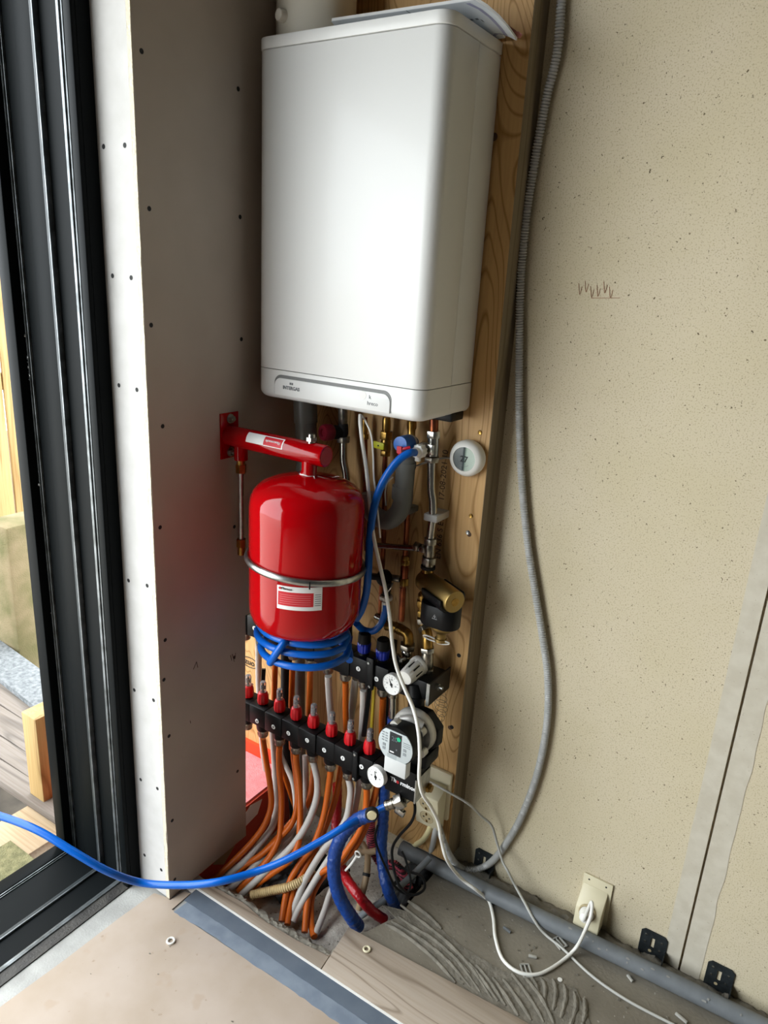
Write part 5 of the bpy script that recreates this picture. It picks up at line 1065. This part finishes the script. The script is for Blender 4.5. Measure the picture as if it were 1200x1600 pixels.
MB().tube([at(448, 996, y=-.33), at(443, 1005, y=-.345), at(432, 1020, y=-.355), at(422, 1036, y=-.35)], .0088, 16).build('hose_end', BLUE_HOSE, o)

pc = thing('power_cable', 'white boiler power cable looping across the screed to the single socket', 'cable', tuple(at(840, 1523, z=.004)))
P = [at(u, v, y=y) for u, v, y in [(563, 648, -.15), (563, 662, -.16), (566, 690, -.17), (572, 730, -.175), (576, 770, -.18), (580, 810, -.185), (585, 845, -.19), (594, 885, -.19), (603, 925, -.19), (609, 965, -.195), (613, 1005, -.20), (619, 1040, -.205), (632, 1075, -.21), (646, 1108, -.215), (654, 1145, -.235), (656, 1180, -.24), (655, 1215, -.235), (660, 1240, -.22), (674, 1262, -.19), (685, 1285, -.16), (690, 1315, -.14), (699, 1345, -.13)]]
P += [at(720, 1372, z=.075), at(742, 1389, z=.05), at(757, 1401, z=.018)]+[at(u, v, z=.0045) for u, v in [(765, 1410), (771, 1435), (774, 1465), (785, 1498), (808, 1518), (835, 1523), (858, 1515)]]+[at(884, 1497, z=.006), at(902, 1478, z=.03), at(916, 1450, y=-.05), at(924, 1428, y=-.045), at(924, 1410, y=-.03)]+[sc+Vector((.001, -.026, .004)), sc+Vector((0, -.018, .002))]
MB().tube(P, .0043, 12, n=8).build('cable', CABLE_WHITE, pc)
m = MB().lathe([(.0175, 0), (.0175, .008), (.014, .014), (.0125, .022), (.006, .026)], sc+nd*0+Vector((0, -.0005, 0)), (0, -1, .12), 24); m.build('plug', WHITE_PLASTIC, pc)
tn = MB().tube([at(u, v, y=y) for u, v, y in [(566, 650, -.14), (572, 660, -.15), (580, 680, -.155), (583, 710, -.16), (584, 745, -.165), (587, 770, -.165), (590, 800, -.16), (594, 840, -.15)]], .0022, 8).build('thin_cable', CABLE_WHITE); tag(tn, 'thin white cable hanging from under the boiler beside the power cable', 'cable')
P = [at(u, v, y=y) for u, v, y in [(660, 1216, -.02), (680, 1226, -.03), (705, 1240, -.03), (732, 1256, -.02)]]+[at(u, v, y=y) for u, v, y in [(752, 1275, .02), (768, 1290, .04), (776, 1315, .045), (785, 1345, .03)]]+[at(794, 1362, y=.022), at(806, 1386, z=.054), at(820, 1411, z=.046), at(836, 1440, z=.026), at(852, 1460, z=.006)]+[at(u, v, z=.003) for u, v in [(880, 1483), (925, 1525), (980, 1563), (1050, 1600), (1120, 1636), (1230, 1680), (1400, 1730), (1600, 1790)]]
tag(MB().tube(P, .0034, 10).build('thin_cable', CABLE_GREY), 'thin off-white cable running from the double socket across the screed to the foreground', 'cable')
P = [at(u, v, y=y) for u, v, y in [(648, 1254, -.16), (648, 1270, -.17), (641, 1287, -.17), (624, 1306, -.17), (613, 1326, -.17), (615, 1356, -.18), (624, 1384, -.19), (642, 1398, -.18), (658, 1394, -.16), (664, 1384, -.14), (658, 1369, -.12), (640, 1362, -.10), (622, 1352, -.10)]]
tag(MB().tube(P, .0036, 10).build('black_cable', BLACK_PLASTIC), 'black cable from the mixing block looping in front of the grey floor pipe', 'cable')
P = [at(u, v, y=y) for u, v, y in [(590, 1290, -.17), (586, 1310, -.18), (594, 1335, -.18), (606, 1362, -.18), (618, 1386, -.17), (634, 1396, -.16), (642, 1380, -.15), (636, 1350, -.13), (628, 1330, -.12)]]
tag(MB().tube(P, .003, 8).build('black_cable', BLACK_PLASTIC), 'thin black cable tangled in front of the straighter blue insulated pipe', 'cable')
P = [at(u, v, y=y) for u, v, y in [(673, 1290, -.035), (669, 1300, -.036), (660, 1313, -.020), (646, 1321, .012), (634, 1322, .03)]]
tag(MB().tube(P, .0075, 14).build('cream_conduit', mat('pale_yellow', 'd8cd9c', .45)), 'pale yellow conduit bending left below the double socket', 'conduit')
P = [at(u, v, y=y) for u, v, y in [(683, 1288, -.035), (679, 1305, -.030), (675, 1325, .0), (668, 1340, .03)]]
tag(MB().tube(P, .0078, 14).build('grey_conduit', CONDUIT_GREY), 'short grey conduit dropping from the double socket behind the floor pipe', 'conduit')
# wire spiral hanging on the plywood
sp0 = at(690, 1080, y=-.012); P = []
for i in range(120):
    t = i/119; q = at(690, 1083+t*52, y=-.010); a_ = t*7*2*math.pi; w_ = .019*math.sin(math.pi*min(1, .25+t*.8))
    P.append(q+Vector((w_*math.cos(a_), -.004+.004*math.sin(a_), .011*math.sin(a_))))
tag(MB().tube(P, .0006, 5, raw=True).build('wire_spiral', mat('thin_wire', '4a4436', .5)), 'thin dark wire spiral hanging on the plywood beside the black end plate', 'wire')
